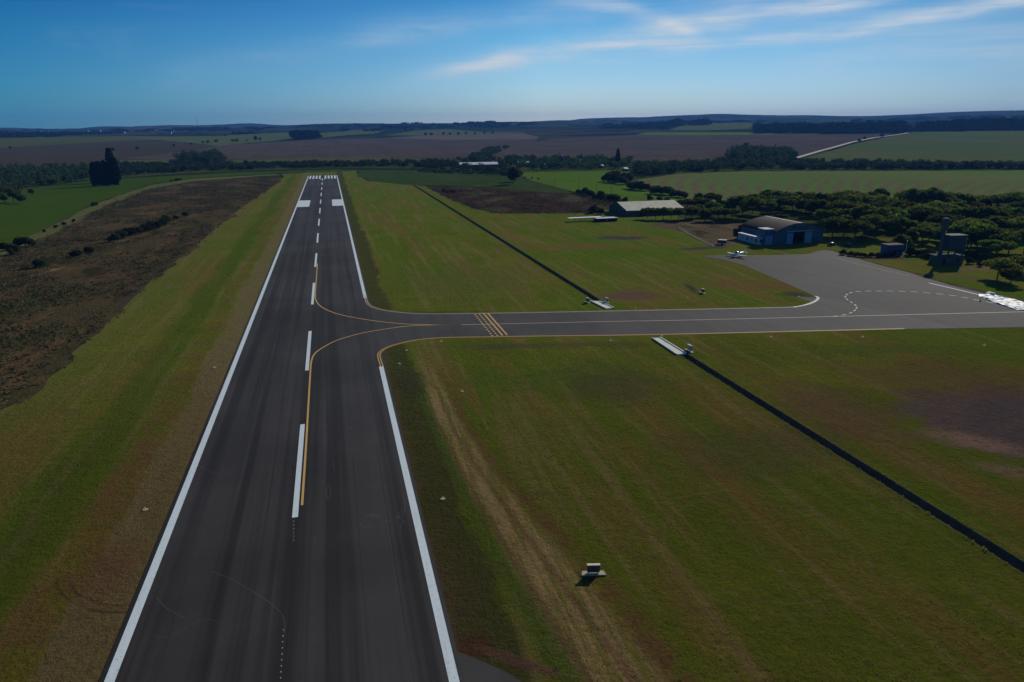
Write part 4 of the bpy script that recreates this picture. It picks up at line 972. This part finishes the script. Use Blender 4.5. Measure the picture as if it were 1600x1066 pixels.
# lone far trees
row('small',[(16,233,1.5),(177,238,1.6),(215,235,1.5),(272,230,1.5),(299,227,1.5)],'lone tree along the edge of the far left ploughed field, {} from left','tree','lone trees left',base=UT)
row('round',[(317,225,1.1),(325,225,1.4),(338,224,1.4),(364,223,1.3),(370,223,1.4),(385,222,.8),(400,221,1.7),(407,221,1.5),(233,206.5,1.0),(352,214,1.2)],'far tree in the broken row beyond the ploughed field, {} from left','tree','far broken tree row',base=UT)
row('round',[(634,206,2.0),(644,206,2.4),(665,213,1.6),(674,213,1.6),(693,212,1.5),(703,212,1.4),(716,212,1.4),(728,211,1.3),(742,211,1.3),(757,210,1.3),(770,210,1.3)],'far round tree in the row above the stubble strip, {} from left','tree','far row above the stubble',base=UT)
x,y=UT(965,258); plant('con',x,y,.78,'single tall narrow tree standing above the far belt right of centre','tree')
x,y=UT(802,288); plant('round',x,y,1.7,'dark tree at the left tip of the bright pasture','tree')
x,y=UT(806,284); plant('round',x,y,1.5,'second dark tree just behind the left tip of the bright pasture','tree')
x,y=U(1442,470) if False else (0,0)

# masses of wood: one object per belt
def inpoly(px,py,P):
    c=False; j=len(P)-1
    for i in range(len(P)):
        if (P[i][1]>py)!=(P[j][1]>py) and px<(P[j][0]-P[i][0])*(py-P[i][1])/(P[j][1]-P[i][1]+1e-9)+P[i][0]: c=not c
        j=i
    return c
def woodland(name,label,polys,n,h,w,nl,size,leaf,cat='woodland',hv=.35,patch=0):
    pts=[];rng=RNG
    areas=[]
    for P in polys:
        xs=[p[0] for p in P]; ys=[p[1] for p in P]; areas.append((max(xs)-min(xs))*(max(ys)-min(ys)))
    tot=sum(areas)
    for P,a in zip(polys,areas):
        xs=[p[0] for p in P]; ys=[p[1] for p in P]; k=0; want=int(n*a/tot)+1; tries=0
        while k<want and tries<want*12:
            tries+=1
            px=rng.uniform(min(xs),max(xs)); py=rng.uniform(min(ys),max(ys))
            if inpoly(px,py,P):
                t=UT(px,py)
                if t and patch and math.sin(t[0]/(190+patch)+math.sin(t[1]/410)*2)+math.sin(t[1]/330+t[0]/900)*.8<patch/400-.1: tries+=1; continue
                if t: pts.append(t); k+=1
    T=np.array(pts); z=hgt(T[:,0],T[:,1]); z=np.where(np.hypot(T[:,0],T[:,1])<900,0,z)
    hs=h*rng.uniform(1-hv,1+hv,len(T)); ws=w*rng.uniform(.7,1.3,len(T))
    # three lobes per tree, leaves in each lobe
    C=[];S=[]
    for l in range(3):
        ox=rng.uniform(-.25,.25,len(T))*ws; oy=rng.uniform(-.25,.25,len(T))*ws; oz=hs*rng.uniform(.35,.68,len(T))
        u=unit(len(T)*nl,rng).reshape(len(T),nl,3)*rng.uniform(.5,1,(len(T),nl,1))
        c=np.stack([T[:,0]+ox,T[:,1]+oy,z+oz],1)[:,None,:]+u*np.stack([ws*.36,ws*.36,hs*.34],1)[:,None,:]
        C.append(c.reshape(-1,3)); 
    C=np.concatenate(C)
    o=link(name,quads_mesh(name,leafquads(C,size,rng)),M[leaf]); tag(o,label,cat,None,'stuff'); return o
woodland('woodland','dark mixed tree belt left of the conifer clump',[[(-40,268),(60,266),(140,262),(148,284),(60,292),(0,306),(-40,312)]],330,9,11,45,.75,'leafw')
woodland('woodland','dark tree belt behind the conifers up to the runway end',[[(190,259),(360,258),(520,257),(690,254),(700,262),(560,261),(400,265),(250,271),(190,275)]],520,6.5,10,38,.8,'leafw')
woodland('woodland','thicket below the white farm sheds',[[(640,256),(720,252),(768,248),(800,252),(790,268),(800,276),(740,268),(660,264)]],170,6,10,40,.8,'leafw')
woodland('woodland','dark tree clump left above the belt',[[(278,250),(300,246),(345,248),(352,257),(285,258)]],60,15,16,60,1.0,'leafw')
woodland('woodland','tongue of trees reaching into the ploughed field',[[(735,246),(745,240),(775,233),(800,231),(770,242),(762,250),(735,252)]],80,8,12,40,1.0,'leafw')
woodland('woodland','farmstead trees around the far sheds and silo',[[(785,251),(900,249),(985,252),(985,262),(960,265),(840,266),(800,262)]],190,9,12,45,.9,'leafw')
woodland('woodland','tree belt above the terraced crop field',[[(985,264),(1060,261),(1160,255),(1242,251),(1240,263),(1160,266),(1060,270),(1000,278)]],230,10,13,45,1.0,'leafw')
woodland('woodland','low tree line between hillside field and terraced field',[[(1240,256),(1330,258),(1500,262),(1640,262),(1640,265),(1240,265)]],260,8,12,45,.9,'leafw')
woodland('woodland','dense tree clump left of the pale dirt road',[[(1140,250),(1165,240),(1180,240),(1225,245),(1240,250),(1215,257),(1140,257)]],110,17,20,70,1.4,'leafw')
woodland('woodland','dark square wood on the far field left of centre',[[(458,217),(480,215),(497,215.5),(497,217.5),(458,219)]],70,26,26,70,2.0,'leaff')
woodland('woodland','rough green growth in the marsh beyond the runway end',[[(640,265),(800,270),(800,275),(700,272),(640,268)],[(690,300),(720,301),(715,303),(695,303)]],130,3.0,6,25,.5,'leafw')
woodland('forest','dark forest on the hill right of centre horizon',[[(1180,205),(1290,204),(1415,204),(1415,207),(1300,209),(1180,208)]],240,25,45,70,3.6,'leaff')
woodland('forest','dark forest along the top of the right hillside field',[[(1436,205),(1480,205),(1520,204),(1660,203),(1660,199),(1540,199),(1440,202)]],230,26,38,70,3.2,'leaff')
woodland('forest','far forest band at centre below the horizon hills',[[(500,206),(620,205),(800,202),(1000,200),(1060,202),(1000,206),(880,209),(830,209),(800,204),(640,204.5)]],230,15,50,40,3.6,'leaff',patch=60)
woodland('forest','far forest band at left below the horizon',[[(-40,212),(150,209),(330,207),(500,203),(500,206),(330,212),(120,214),(-40,216)]],170,12,50,36,3.2,'leaff',patch=40)
woodland('forest','ridge forest on the horizon hills',[[(-40,205),(400,200),(800,192),(1200,188),(1650,182),(1650,190),(1200,196),(800,200),(400,205),(-40,210)]],230,15,75,34,4.5,'leaff',patch=80)
woodland('forest','small hilltop wood right of centre',[[(1046,196),(1062,192),(1066,196),(1050,199)],[(1080,195),(1105,193),(1105,196)]],50,24,50,60,4,'leaff')

# weeds and scrub (uncountable)
def weeds(name,label,poly,n,h,leaf,clump=7,size=.28,patchy=.5):
    W=[U(*p) for p in poly]; xs=[p[0] for p in W]; ys=[p[1] for p in W]; rng=RNG; P=[]
    while len(P)<n:
        k=4000; X=rng.uniform(min(xs),max(xs),k); Y=rng.uniform(min(ys),max(ys),k)
        pr=.5+.5*np.sin(X/9+np.sin(Y/23)*2)*np.cos(Y/17+np.sin(X/11))
        for x,y,q in zip(X,Y,pr):
            if q>patchy*rng.uniform(.3,1.7) and inpoly(x,y,W): P.append((x,y,q))
            if len(P)>=n: break
    P=np.array(P); P[:,:2]+=rng.normal(size=(len(P),2))*np.array([1.6,3]); hs=h*(.4+P[:,2]*rng.uniform(.5,1.3,len(P)))
    u=rng.normal(size=(len(P),clump,3))*np.array([.5,.5,0])+np.stack([np.zeros((len(P),clump)),np.zeros((len(P),clump)),rng.uniform(.1,1,(len(P),clump))],2)*hs[:,None,None]
    C=(np.stack([P[:,0],P[:,1],np.zeros(len(P))],1)[:,None,:]+u).reshape(-1,3)
    o=link(name,quads_mesh(name,leafquads(C,size,rng)),M[leaf]); tag(o,label,'weeds',None,'stuff')
SCR=[(-60,433),(0,406),(60,379),(110,353),(170,321),(240,295),(300,285),(400,277),(444,276),(425,292),(370,330),(300,388),(235,440),(160,512),(95,566),(40,606),(-60,680)]
weeds('weeds','tangled dry brown weeds on the scrub left of the runway',SCR,6500,.8,'weed')
weeds('weeds','dark green weeds mixed through the left scrub',[(x-2,y) for x,y in SCR],3500,1.0,'weedg',7,.3,.95)
weeds('weeds','dry weeds on the brown field before the warehouse',[(664,291),(760,294),(860,302),(930,309),(960,320),(925,333),(780,334),(742,327),(700,309)],6000,1.0,'weed')

def near_tufts(name,label,n,leaf,size,y1,x0,x1,flt):
    rng=RNG; P=[]
    X=rng.uniform(x0,x1,n*2); Yv=40+(y1-40)*rng.random(n*2)**1.3
    ok=flt(X,Yv); X=X[ok][:n]; Yv=Yv[ok][:n]
    C=np.stack([X,Yv,rng.uniform(.02,.09,len(X))],1)
    C=(C[:,None,:]+rng.normal(size=(len(C),3,3))*np.array([.18,.18,.02])).reshape(-1,3)
    tag(link(name,quads_mesh(name,leafquads(C,size,rng)),M[leaf]),label,'grass',None,'stuff')
def off_road(X,Y):
    ty=np.interp(X,[RX1,20,30,76,135],[206,186,182,172,160]); by=np.interp(X,[RX1,14,20,76,135,170],[136,150,153,143,130,124])
    return ((X<RX0-.5)|(X>RX1+.6))&~((Y>by-2)&(Y<ty+3)&(X>RX1))&~((X>DX0-.3)&(X<DX1+.3))&((X>RX1+8)|(Y>56)|(X<0))
pn=lambda X,Y: (np.sin(X*.31+np.sin(Y*.17)*2)+np.sin(Y*.23+X*.11+1)+np.sin(X*.9+Y*.7)*.6)
near_tufts('grass_tufts','low green grass tufts over the mown airfield in front',15000,'tuftg',.06,150,-62,130,lambda X,Y: off_road(X,Y)&(pn(X,Y)>-1.6))
near_tufts('dry_tufts','pale dry grass tufts over the mown airfield in front',12000,'tuftd',.06,140,-62,130,lambda X,Y: off_road(X,Y)&(pn(X+40,Y)>-.9))
e1=RNG.uniform(30,640,9000); sd=RNG.random(9000)<.5
C=np.stack([np.where(sd,DX0-.12,DX1+.12)+RNG.normal(size=9000)*.13,e1,RNG.uniform(0,.3,9000)],1); C=C[((e1<yA-1)|(e1>yB+1))]
tag(link('ditch_weeds',quads_mesh('ditch_weeds',leafquads(C,.11,RNG)),M['tuftg']),'ragged grass fringe along both lips of the drainage ditch','grass',None,'stuff')
# ------------------------------------------------------------------ far buildings, poles, cattle, mast
def shed(px,py,w,label,d=12,h=4,name='farm_shed',roof='zinc',wall='grey'):
    x,y=UT(px,py); z=0 if math.hypot(x,y)<900 else float(hgt(x,y)); r=empty(name,(x,y,z),R(random.uniform(-3,3)),label,'shed' if name=='farm_shed' else 'house')
    MB().box(-w/2,w/2,0,d,-1,h).build('wall',M[wall],r)
    V=[(-w/2-.6,-.8,h-.1),(w/2+.6,-.8,h-.1),(w/2+.6,d/2,h+d*.2),(-w/2-.6,d/2,h+d*.2),(-w/2-.6,d+.8,h-.1),(w/2+.6,d+.8,h-.1)]
    link('roof',mesh('roof',V,[(0,1,2,3),(3,2,5,4),(0,3,4),(1,5,2),(0,4,5,1)]),M[roof],r)
    MB().box(-w*.1,w*.1,-.06,-.003,0,h*.7).build('door',M['dark'],r); return r
dpx=lambda px,py: math.hypot(*UT(px,py))/FPX
shed(749,262,58*dpx(749,262),'long white roofed farm shed at centre beyond the marsh',14,4)
shed(822,261,20*dpx(822,261),'short white roofed farm shed right of the long one',16,4)
shed(866,258,12*dpx(866,258),'small white roofed shed beside the silo',12,4)
shed(853,260,4*dpx(853,260),'tiny white roofed hut left of the silo',5,2.5)
x,y=UT(878,262); z=float(hgt(x,y)) if math.hypot(x,y)>900 else 0
s=empty('silo',(x,y,z),0,'slim blue grey silo with bright cap at the far farmstead','silo'); MB().loft([ringz(-1,2.6),ringz(12,2.6),ringz(14.5,.5)]).build('body',M['tank'],s); MB().loft([ringz(14.5,.8),ringz(15.6,.7)]).build('cap',M['zinc'],s)
x,y=UT(906,262); z=float(hgt(x,y)) if math.hypot(x,y)>900 else 0
s=empty('grain_conveyor',(x,y,z),0,'thin pale pole structure with slanted arm right of the silo','conveyor'); MB().cyl(0,0,-1,10,.4,.35).build('leg',M['steel'],s); MB().tube((0,0,10),(-7,0,13.5),.3,.3).build('arm',M['steel'],s)
for px,py,w,lb in [(927,262,4,'small pale farmhouse left of the tall narrow tree'),(941,263,4,'small white roofed farmhouse just left of the tall narrow tree'),(979,268,5,'small white house at the corner above the dark bushes'),(1004,272,6,'small pale house above the crop field corner'),(1123,254,8,'long pale farmhouse left of the dense clump')]:
    shed(px,py,w*dpx(px,py),lb,8,3,'farmhouse')
x,y=UT(139,209.5); z=float(hgt(x,y)); dd_=math.hypot(x,y)/FPX
s=empty('white_tank',(x,y,z),0,'bright white tank gleaming on the far left horizon','tank'); MB().loft([ringz(-1,1.6*dd_),ringz(3.2*dd_,1.6*dd_),ringz(3.8*dd_,.3*dd_)]).build('shell',M['zinc'],s); MB().cyl(0,0,3.8*dd_,4.1*dd_,.3*dd_).build('hatch',M['zinc'],s)
x,y=UT(309,200); z=float(hgt(x,y)); dd_=math.hypot(x,y)/FPX
s=empty('radio_mast',(x,y,z),0,'thin radio mast on the horizon left of the runway','mast')
mb=MB(); hh=13*dd_
for a in range(3): mb.tube((1.6*math.cos(a*2.09),1.6*math.sin(a*2.09),0),(.7*math.cos(a*2.09),.7*math.sin(a*2.09),hh),.8,.6)
mb.build('lattice',M['grey'],s); MB().cyl(0,0,0,.25*hh,2.2,1.6).build('base',M['grey'],s)
town=[]
rt=random.Random(3)
hp=None
def far_house(px,py,label):
    global hp
    t=UT(px,py)
    if not t: return
    x,y=t; d=math.hypot(x,y)/FPX
    if hp is None:
        e=empty('town_house',(0,0,0)); MB().box(-5,5,0,8,-2,5).build('wall',M['whitew'],e)
        link('roof',mesh('roof',[(-5.6,-.6,4.8),(5.6,-.6,4.8),(5.6,4,7.6),(-5.6,4,7.6),(-5.6,8.6,4.8),(5.6,8.6,4.8)],[(0,1,2,3),(3,2,5,4),(0,3,4),(1,5,2),(0,4,5,1)]),M['brick'],e); hp=e; o=e
    else: o=copy_tree(hp)
    o.location=(x,y,float(hgt(x,y))); o.rotation_euler=(0,0,rt.uniform(-.5,.5)); k=rt.uniform(.9,1.6); o.scale=(k,k,k)
    tag(o,label,'house','tiny houses below the left horizon')
for i in range(26): far_house(rt.uniform(5,300),rt.uniform(203,209.5),'tiny pale house among dark trees below the left horizon')
for i,(px,py) in enumerate([(867,292),(904,298),(932,303),(955,308),(1016,314),(1084,319)]):
    x,y=UT(px,py); s=empty('power_pole',(x,y,0 if math.hypot(x,y)<900 else float(hgt(x,y))),R(40),'wooden power pole in the bright pasture, %s from left'%ORD[i],'power pole','power poles across the pasture')
    MB().cyl(0,0,-.5,7.6,.16,.11,8).build('shaft',M['wood_'],s); MB().box(-.9,.9,-.07,.07,6.9,7.05).build('crossarm',M['wood_'],s)
# cattle: continuous skinned body
def cow():
    me=bpy.data.meshes.new('cow')
    V=[(0,0,1.05),(.6,0,1.1),(-.65,0,1.1),(1.0,0,1.25),(1.35,0,1.15),(.55,.22,.75),(.55,.24,.35),(.55,.24,0),(.55,-.22,.75),(.6,-.24,.35),(.6,-.24,0),(-.6,.22,.75),(-.7,.24,.4),(-.6,.24,0),(-.6,-.22,.75),(-.7,-.24,.4),(-.6,-.24,0),(-.95,0,1.1),(-1.0,0,.55),(1.6,0,1.0)]
    E=[(0,1),(0,2),(1,3),(3,4),(4,19),(1,5),(5,6),(6,7),(1,8),(8,9),(9,10),(2,11),(11,12),(12,13),(2,14),(14,15),(15,16),(2,17),(17,18)]
    me.from_pydata(V,E,[]); o=bpy.data.objects.new('cow',me); COL.objects.link(o)
    md=o.modifiers.new('skin','SKIN'); rad={0:.40,1:.36,2:.36,3:.2,4:.17,19:.1,17:.12,18:.03}
    for i,v in enumerate(me.skin_vertices[0].data): r=rad.get(i,.13 if V[i][2]>.6 else .07); v.radius=(r,r); v.use_root=(i==0)
    o.modifiers.new('sub','SUBSURF').levels=1
    dg=bpy.context.evaluated_depsgraph_get(); m2=bpy.data.meshes.new_from_object(o.evaluated_get(dg)); bpy.data.objects.remove(o)
    return m2
cm=cow(); cm.materials.append(M['cow'])
for i,(px,py) in enumerate([(820,279),(831,280),(841,281)]):
    x,y=UT(px,py); o=bpy.data.objects.new('cow',cm); COL.objects.link(o); o.location=(x,y,0 if math.hypot(x,y)<900 else float(hgt(x,y))); o.rotation_euler=(0,0,rt.uniform(-.5,.5)); o.scale=(1.3,)*3
    tag(o,'dark cow grazing in the bright pasture, %s from left'%ORD[i],'cow','cattle in the pasture')
# wire fence along the dirt yard
fp=[U(*p) for p in [(1060,356),(1075,365),(1090,373),(1105,380),(1115,385)]]
fe=empty('wire_fence',(fp[0][0],fp[0][1],0),0,'post and wire fence on pale kerb left of the hangar','fence')
for i in range(len(fp)-1):
    for k in range(4):
        x=fp[i][0]+(fp[i+1][0]-fp[i][0])*k/4-fp[0][0]; y=fp[i][1]+(fp[i+1][1]-fp[i][1])*k/4-fp[0][1]
        MB().box(x-.07,x+.07,y-.07,y+.07,0,1.5).build('post',M['concd'],fe)
q=[(a-fp[0][0],b-fp[0][1]) for a,b in fp]
kb=MB()
for r_ in ribbon(q,.3): kb.prism([tuple(t) for t in r_],0,.18)
kb.build('kerb',M['concd'],fe)
wr_=MB()
for i in range(len(q)-1):
    for z in(.6,1.0,1.35): wr_.tube((*q[i],z),(*q[i+1],z),.015,.015,4)
wr_.build('wire',M['steel'],fe)
# pale dirt road on the hillside
def drape(name,px,w,mat,label,cat):
    P=[UT(*p) for p in px]; Pd=[]
    for i in range(len(P)-1):
        for t in np.linspace(0,1,20)[:-1]: Pd.append((P[i][0]+(P[i+1][0]-P[i][0])*t,P[i][1]+(P[i+1][1]-P[i][1])*t))
    V=[];F=[]
    for i,q in enumerate(ribbon(Pd,w)):
        b=len(V)
        for p in q: V.append((p[0],p[1],float(hgt(p[0],p[1]))*(1 if math.hypot(*p)>900 else 0)+.9))
        F.append((b,b+1,b+2,b+3))
    tag(link(name,mesh(name,V,F),mat),label,cat,None,'structure')
drape('dirt_road',[(1240,249),(1285,235.5),(1330,223),(1365,216),(1422,207.5)],9,M['dirt'],'pale dirt road climbing the right hillside field edge','road')
row('bush',[(1350,218,2.0),(1378,214,2.6),(1408,209,2.2),(1342,221,1.6)],'dark bush beside the pale dirt road, {} from left','bush','bushes beside the dirt road',base=UT)
# remove unused prototypes
for k,L in PT.items():
    for i,e in enumerate(L):
        if (k,i) not in used:
            for c in list(e.children): bpy.data.objects.remove(c)
            bpy.data.objects.remove(e)

# ------------------------------------------------------------------ haze
HZ=MB().box(-13600,13600,-600,13600,-3.0,330).build('haze',None) if False else None
me=mesh('haze',[(-13600,-600,-3),(13600,-600,-3),(13600,13600,-3),(-13600,13600,-3),(-13600,-600,330),(13600,-600,330),(13600,13600,330),(-13600,13600,330)],[(3,2,1,0),(4,5,6,7),(0,1,5,4),(1,2,6,5),(2,3,7,6),(3,0,4,7)])
hm=bpy.data.materials.new('haze_air'); hm.use_nodes=True; t=hm.node_tree; t.nodes.remove(t.nodes['Principled BSDF'])
pv=t.nodes.new('ShaderNodeVolumePrincipled'); pv.inputs['Density'].default_value=6.2e-5; pv.inputs['Color'].default_value=(.12,.38,1,1); pv.inputs['Anisotropy'].default_value=.1
t.links.new(pv.outputs[0],[n for n in t.nodes if n.type=='OUTPUT_MATERIAL'][0].inputs['Volume'])
tag(link('haze',me,hm),'thin blue haze over the whole landscape','haze',None,'stuff')

# ------------------------------------------------------------------ sun and sky
sx,sy=.56,.83; EL=R(27)
hd=math.hypot(sx,sy); sdir=Vector((sx/hd*math.cos(EL),sy/hd*math.cos(EL),math.sin(EL)))
# rotate from camera-forward frame to world: camera heading is the -z axis projected
fwd=-CM[:,2]; yaw=math.atan2(fwd[0],fwd[1])
saz=R(51)
sdir=Vector((math.sin(saz)*math.cos(EL),math.cos(saz)*math.cos(EL),math.sin(EL)))
sl=bpy.data.lights.new('sun','SUN'); sl.energy=3.6; sl.angle=R(.53); sl.color=(1,.93,.82)
so=bpy.data.objects.new('sun',sl); COL.objects.link(so); so.rotation_euler=(-sdir).to_track_quat('-Z','Y').to_euler(); so.location=(0,0,300)
w=bpy.data.worlds.new('World'); scene.world=w; w.use_nodes=True; t=w.node_tree; N=t.nodes; Lk=t.links
bg=N['Background']; bg.inputs[1].default_value=.085
sky=N.new('ShaderNodeTexSky'); sky.sky_type='NISHITA'; sky.sun_disc=False; sky.sun_elevation=EL; sky.sun_rotation=saz
sky.air_density=1.0; sky.dust_density=.3; sky.ozone_density=3.0; sky.altitude=200
tc=N.new('ShaderNodeTexCoord'); sp=N.new('ShaderNodeSeparateXYZ'); Lk.new(tc.outputs['Generated'],sp.inputs[0])
def wm(op,a,b=0.0,clamp=False):
    n=N.new('ShaderNodeMath'); n.operation=op; n.use_clamp=clamp
    for i,v in((0,a),(1,b)):
        if isinstance(v,bpy.types.NodeSocket): Lk.new(v,n.inputs[i])
        else: n.inputs[i].default_value=v
    return n.outputs[0]
az=wm('ARCTAN2',sp.outputs[0],sp.outputs[1]); el=wm('ARCSINE',sp.outputs[2])
def wss(v,a,b):
    n=N.new('ShaderNodeMapRange'); n.interpolation_type='SMOOTHSTEP'; Lk.new(v,n.inputs[0]); n.inputs[1].default_value=a; n.inputs[2].default_value=b; return n.outputs[0]
def dirs(px,py):
    d=CM@_ray(px,py); d/=np.linalg.norm(d); return math.atan2(d[0],d[1]),math.asin(d[2])
cv=N.new('ShaderNodeCombineXYZ'); Lk.new(az,cv.inputs[0]); Lk.new(el,cv.inputs[1])
def wnoise(scale,sc,rz,detail=5,rough=.6,dist=0):
    mp=N.new('ShaderNodeMapping'); Lk.new(cv.outputs[0],mp.inputs[0]); mp.inputs['Rotation'].default_value=(0,0,rz); mp.inputs['Scale'].default_value=sc
    n=N.new('ShaderNodeTexNoise'); Lk.new(mp.outputs[0],n.inputs['Vector']); n.inputs['Scale'].default_value=scale; n.inputs['Detail'].default_value=detail; n.inputs['Roughness'].default_value=rough; n.inputs['Distortion'].default_value=dist
    return n.outputs['Fac']
total=None
warp=wm('MULTIPLY',wm('SUBTRACT',wnoise(5,(1,2,1),-.2),.5),.022)
for pts,wd,amp,(a0,a1,a2,a3) in [
   ([(640,125),(860,82),(1060,48),(1380,-8)],.014,.44,(560,800,1300,1420)),
   ([(900,95),(1150,66),(1350,38),(1620,-8)],.008,.46,(800,1150,1600,1800)),
   ([(1040,28),(1120,10),(1230,8),(1370,-4)],.014,.26,(960,1100,1330,1450)),
   ([(840,0),(980,14),(1080,48)],.009,.34,(800,900,1060,1110)),
   ([(700,108),(900,80),(1100,62)],.007,.32,(640,760,980,1150)),
   ([(1280,60),(1450,30),(1640,0)],.005,.35,(1250,1380,1600,1800)),
   ([(560,40),(800,30),(1000,10)],.012,.14,(500,700,900,1050)),
   ([(560,62),(640,52),(740,44)],.012,.14,(500,600,680,800)),
   ([(250,120),(600,60),(900,10)],.016,.08,(200,300,800,900)),
   ([(1250,95),(1400,80),(1600,70)],.022,.20,(1200,1350,1700,1800)),
   ([(860,120),(1200,90),(1600,50)],.05,.10,(800,1000,1700,1900))]:
    D=[dirs(*p) for p in pts]; c=np.polyfit([d[0] for d in D],[d[1] for d in D],2)
    f=wm('ADD',wm('MULTIPLY',wm('ADD',wm('MULTIPLY',az,float(c[0])),float(c[1])),az),float(c[2]))
    dv=wm('ADD',wm('SUBTRACT',el,f),warp); q=wm('DIVIDE',dv,wd); g=wm('POWER',2.718,wm('MULTIPLY',wm('MULTIPLY',q,q),-1.0))
    A=[dirs(a,60)[0] for a in(a0,a1,a2,a3)]
    g=wm('MULTIPLY',g,wm('MULTIPLY',wss(az,A[0],A[1]),wm('SUBTRACT',1.0,wss(az,A[2],A[3]))))
    g=wm('MULTIPLY',g,amp); total=g if total is None else wm('ADD',total,g)
fib=wnoise(7,(.6,9,1),-.24,7,.6,.3); brk=wnoise(4,(1,3,1),-.2,5,.6)
total=wm('MULTIPLY',total,wm('ADD',wm('MULTIPLY',wss(fib,.32,.68),.7),.45)); total=wm('MULTIPLY',total,wm('ADD',wss(brk,.3,.6),.35),True)
tot2=wm('ADD',total,wm('MULTIPLY',wm('MULTIPLY',wss(wnoise(3.5,(1,5,1),-.25,8,.65,.8),.5,.8),wss(el,.02,.12)),.10),True)
# depth of blue: clear dry air, richer blue overhead than near the horizon
ct=N.new('ShaderNodeValToRGB'); Lk.new(wm('MULTIPLY',el,.6366),ct.inputs[0]); cr=ct.color_ramp
SK=[(0.0,(.76,.84,1.06)),(.035,(.60,.80,1.08)),(.075,(.32,.66,.94)),(.11,(.14,.48,.80)),(.16,(.14,.38,.66)),(.45,(.62,.72,.78)),(1.0,(.8,.85,.85))]
while len(cr.elements)<len(SK): cr.elements.new(.5)
for e,(p,c) in zip(cr.elements,SK): e.position=p; e.color=(*c,1)
mu=N.new('ShaderNodeMix'); mu.data_type='RGBA'; mu.blend_type='MULTIPLY'; mu.inputs[0].default_value=1; Lk.new(sky.outputs[0],mu.inputs[6]); Lk.new(ct.outputs[0],mu.inputs[7])
mc=N.new('ShaderNodeMix'); mc.data_type='RGBA'; Lk.new(tot2,mc.inputs[0]); 
at=N.new('ShaderNodeValToRGB'); Lk.new(wm('MULTIPLY',wm('ADD',az,1.0),.5),at.inputs[0]); ar=at.color_ramp
A0=[dirs(q,60)[0] for q in(0,450,850,1250,1600)]
AC=[(.22,.70,.86),(.66,.93,1.0),(1.22,1.22,1.12),(.80,.90,.92),(.50,.62,.68)]
while len(ar.elements)<5: ar.elements.new(.5)
for e,p,c in zip(ar.elements,A0,AC): e.position=(p+1)*.5; e.color=(*c,1)
mu2=N.new('ShaderNodeMix'); mu2.data_type='RGBA'; mu2.blend_type='MULTIPLY'; mu2.inputs[0].default_value=1; Lk.new(mu.outputs[2],mu2.inputs[6]); Lk.new(at.outputs[0],mu2.inputs[7])
Lk.new(mu2.outputs[2],mc.inputs[6]); mc.inputs[7].default_value=(7.5,8.2,8.8,1)
Lk.new(mc.outputs[2],bg.inputs[0])
vs=scene.view_settings; vs.view_transform='Standard'; vs.look='None'; vs.gamma=1; vs.exposure=0; vs.use_curve_mapping=False
scene.render.engine='CYCLES'; scene.cycles.volume_bounces=0; scene.cycles.max_bounces=5; scene.cycles.diffuse_bounces=3
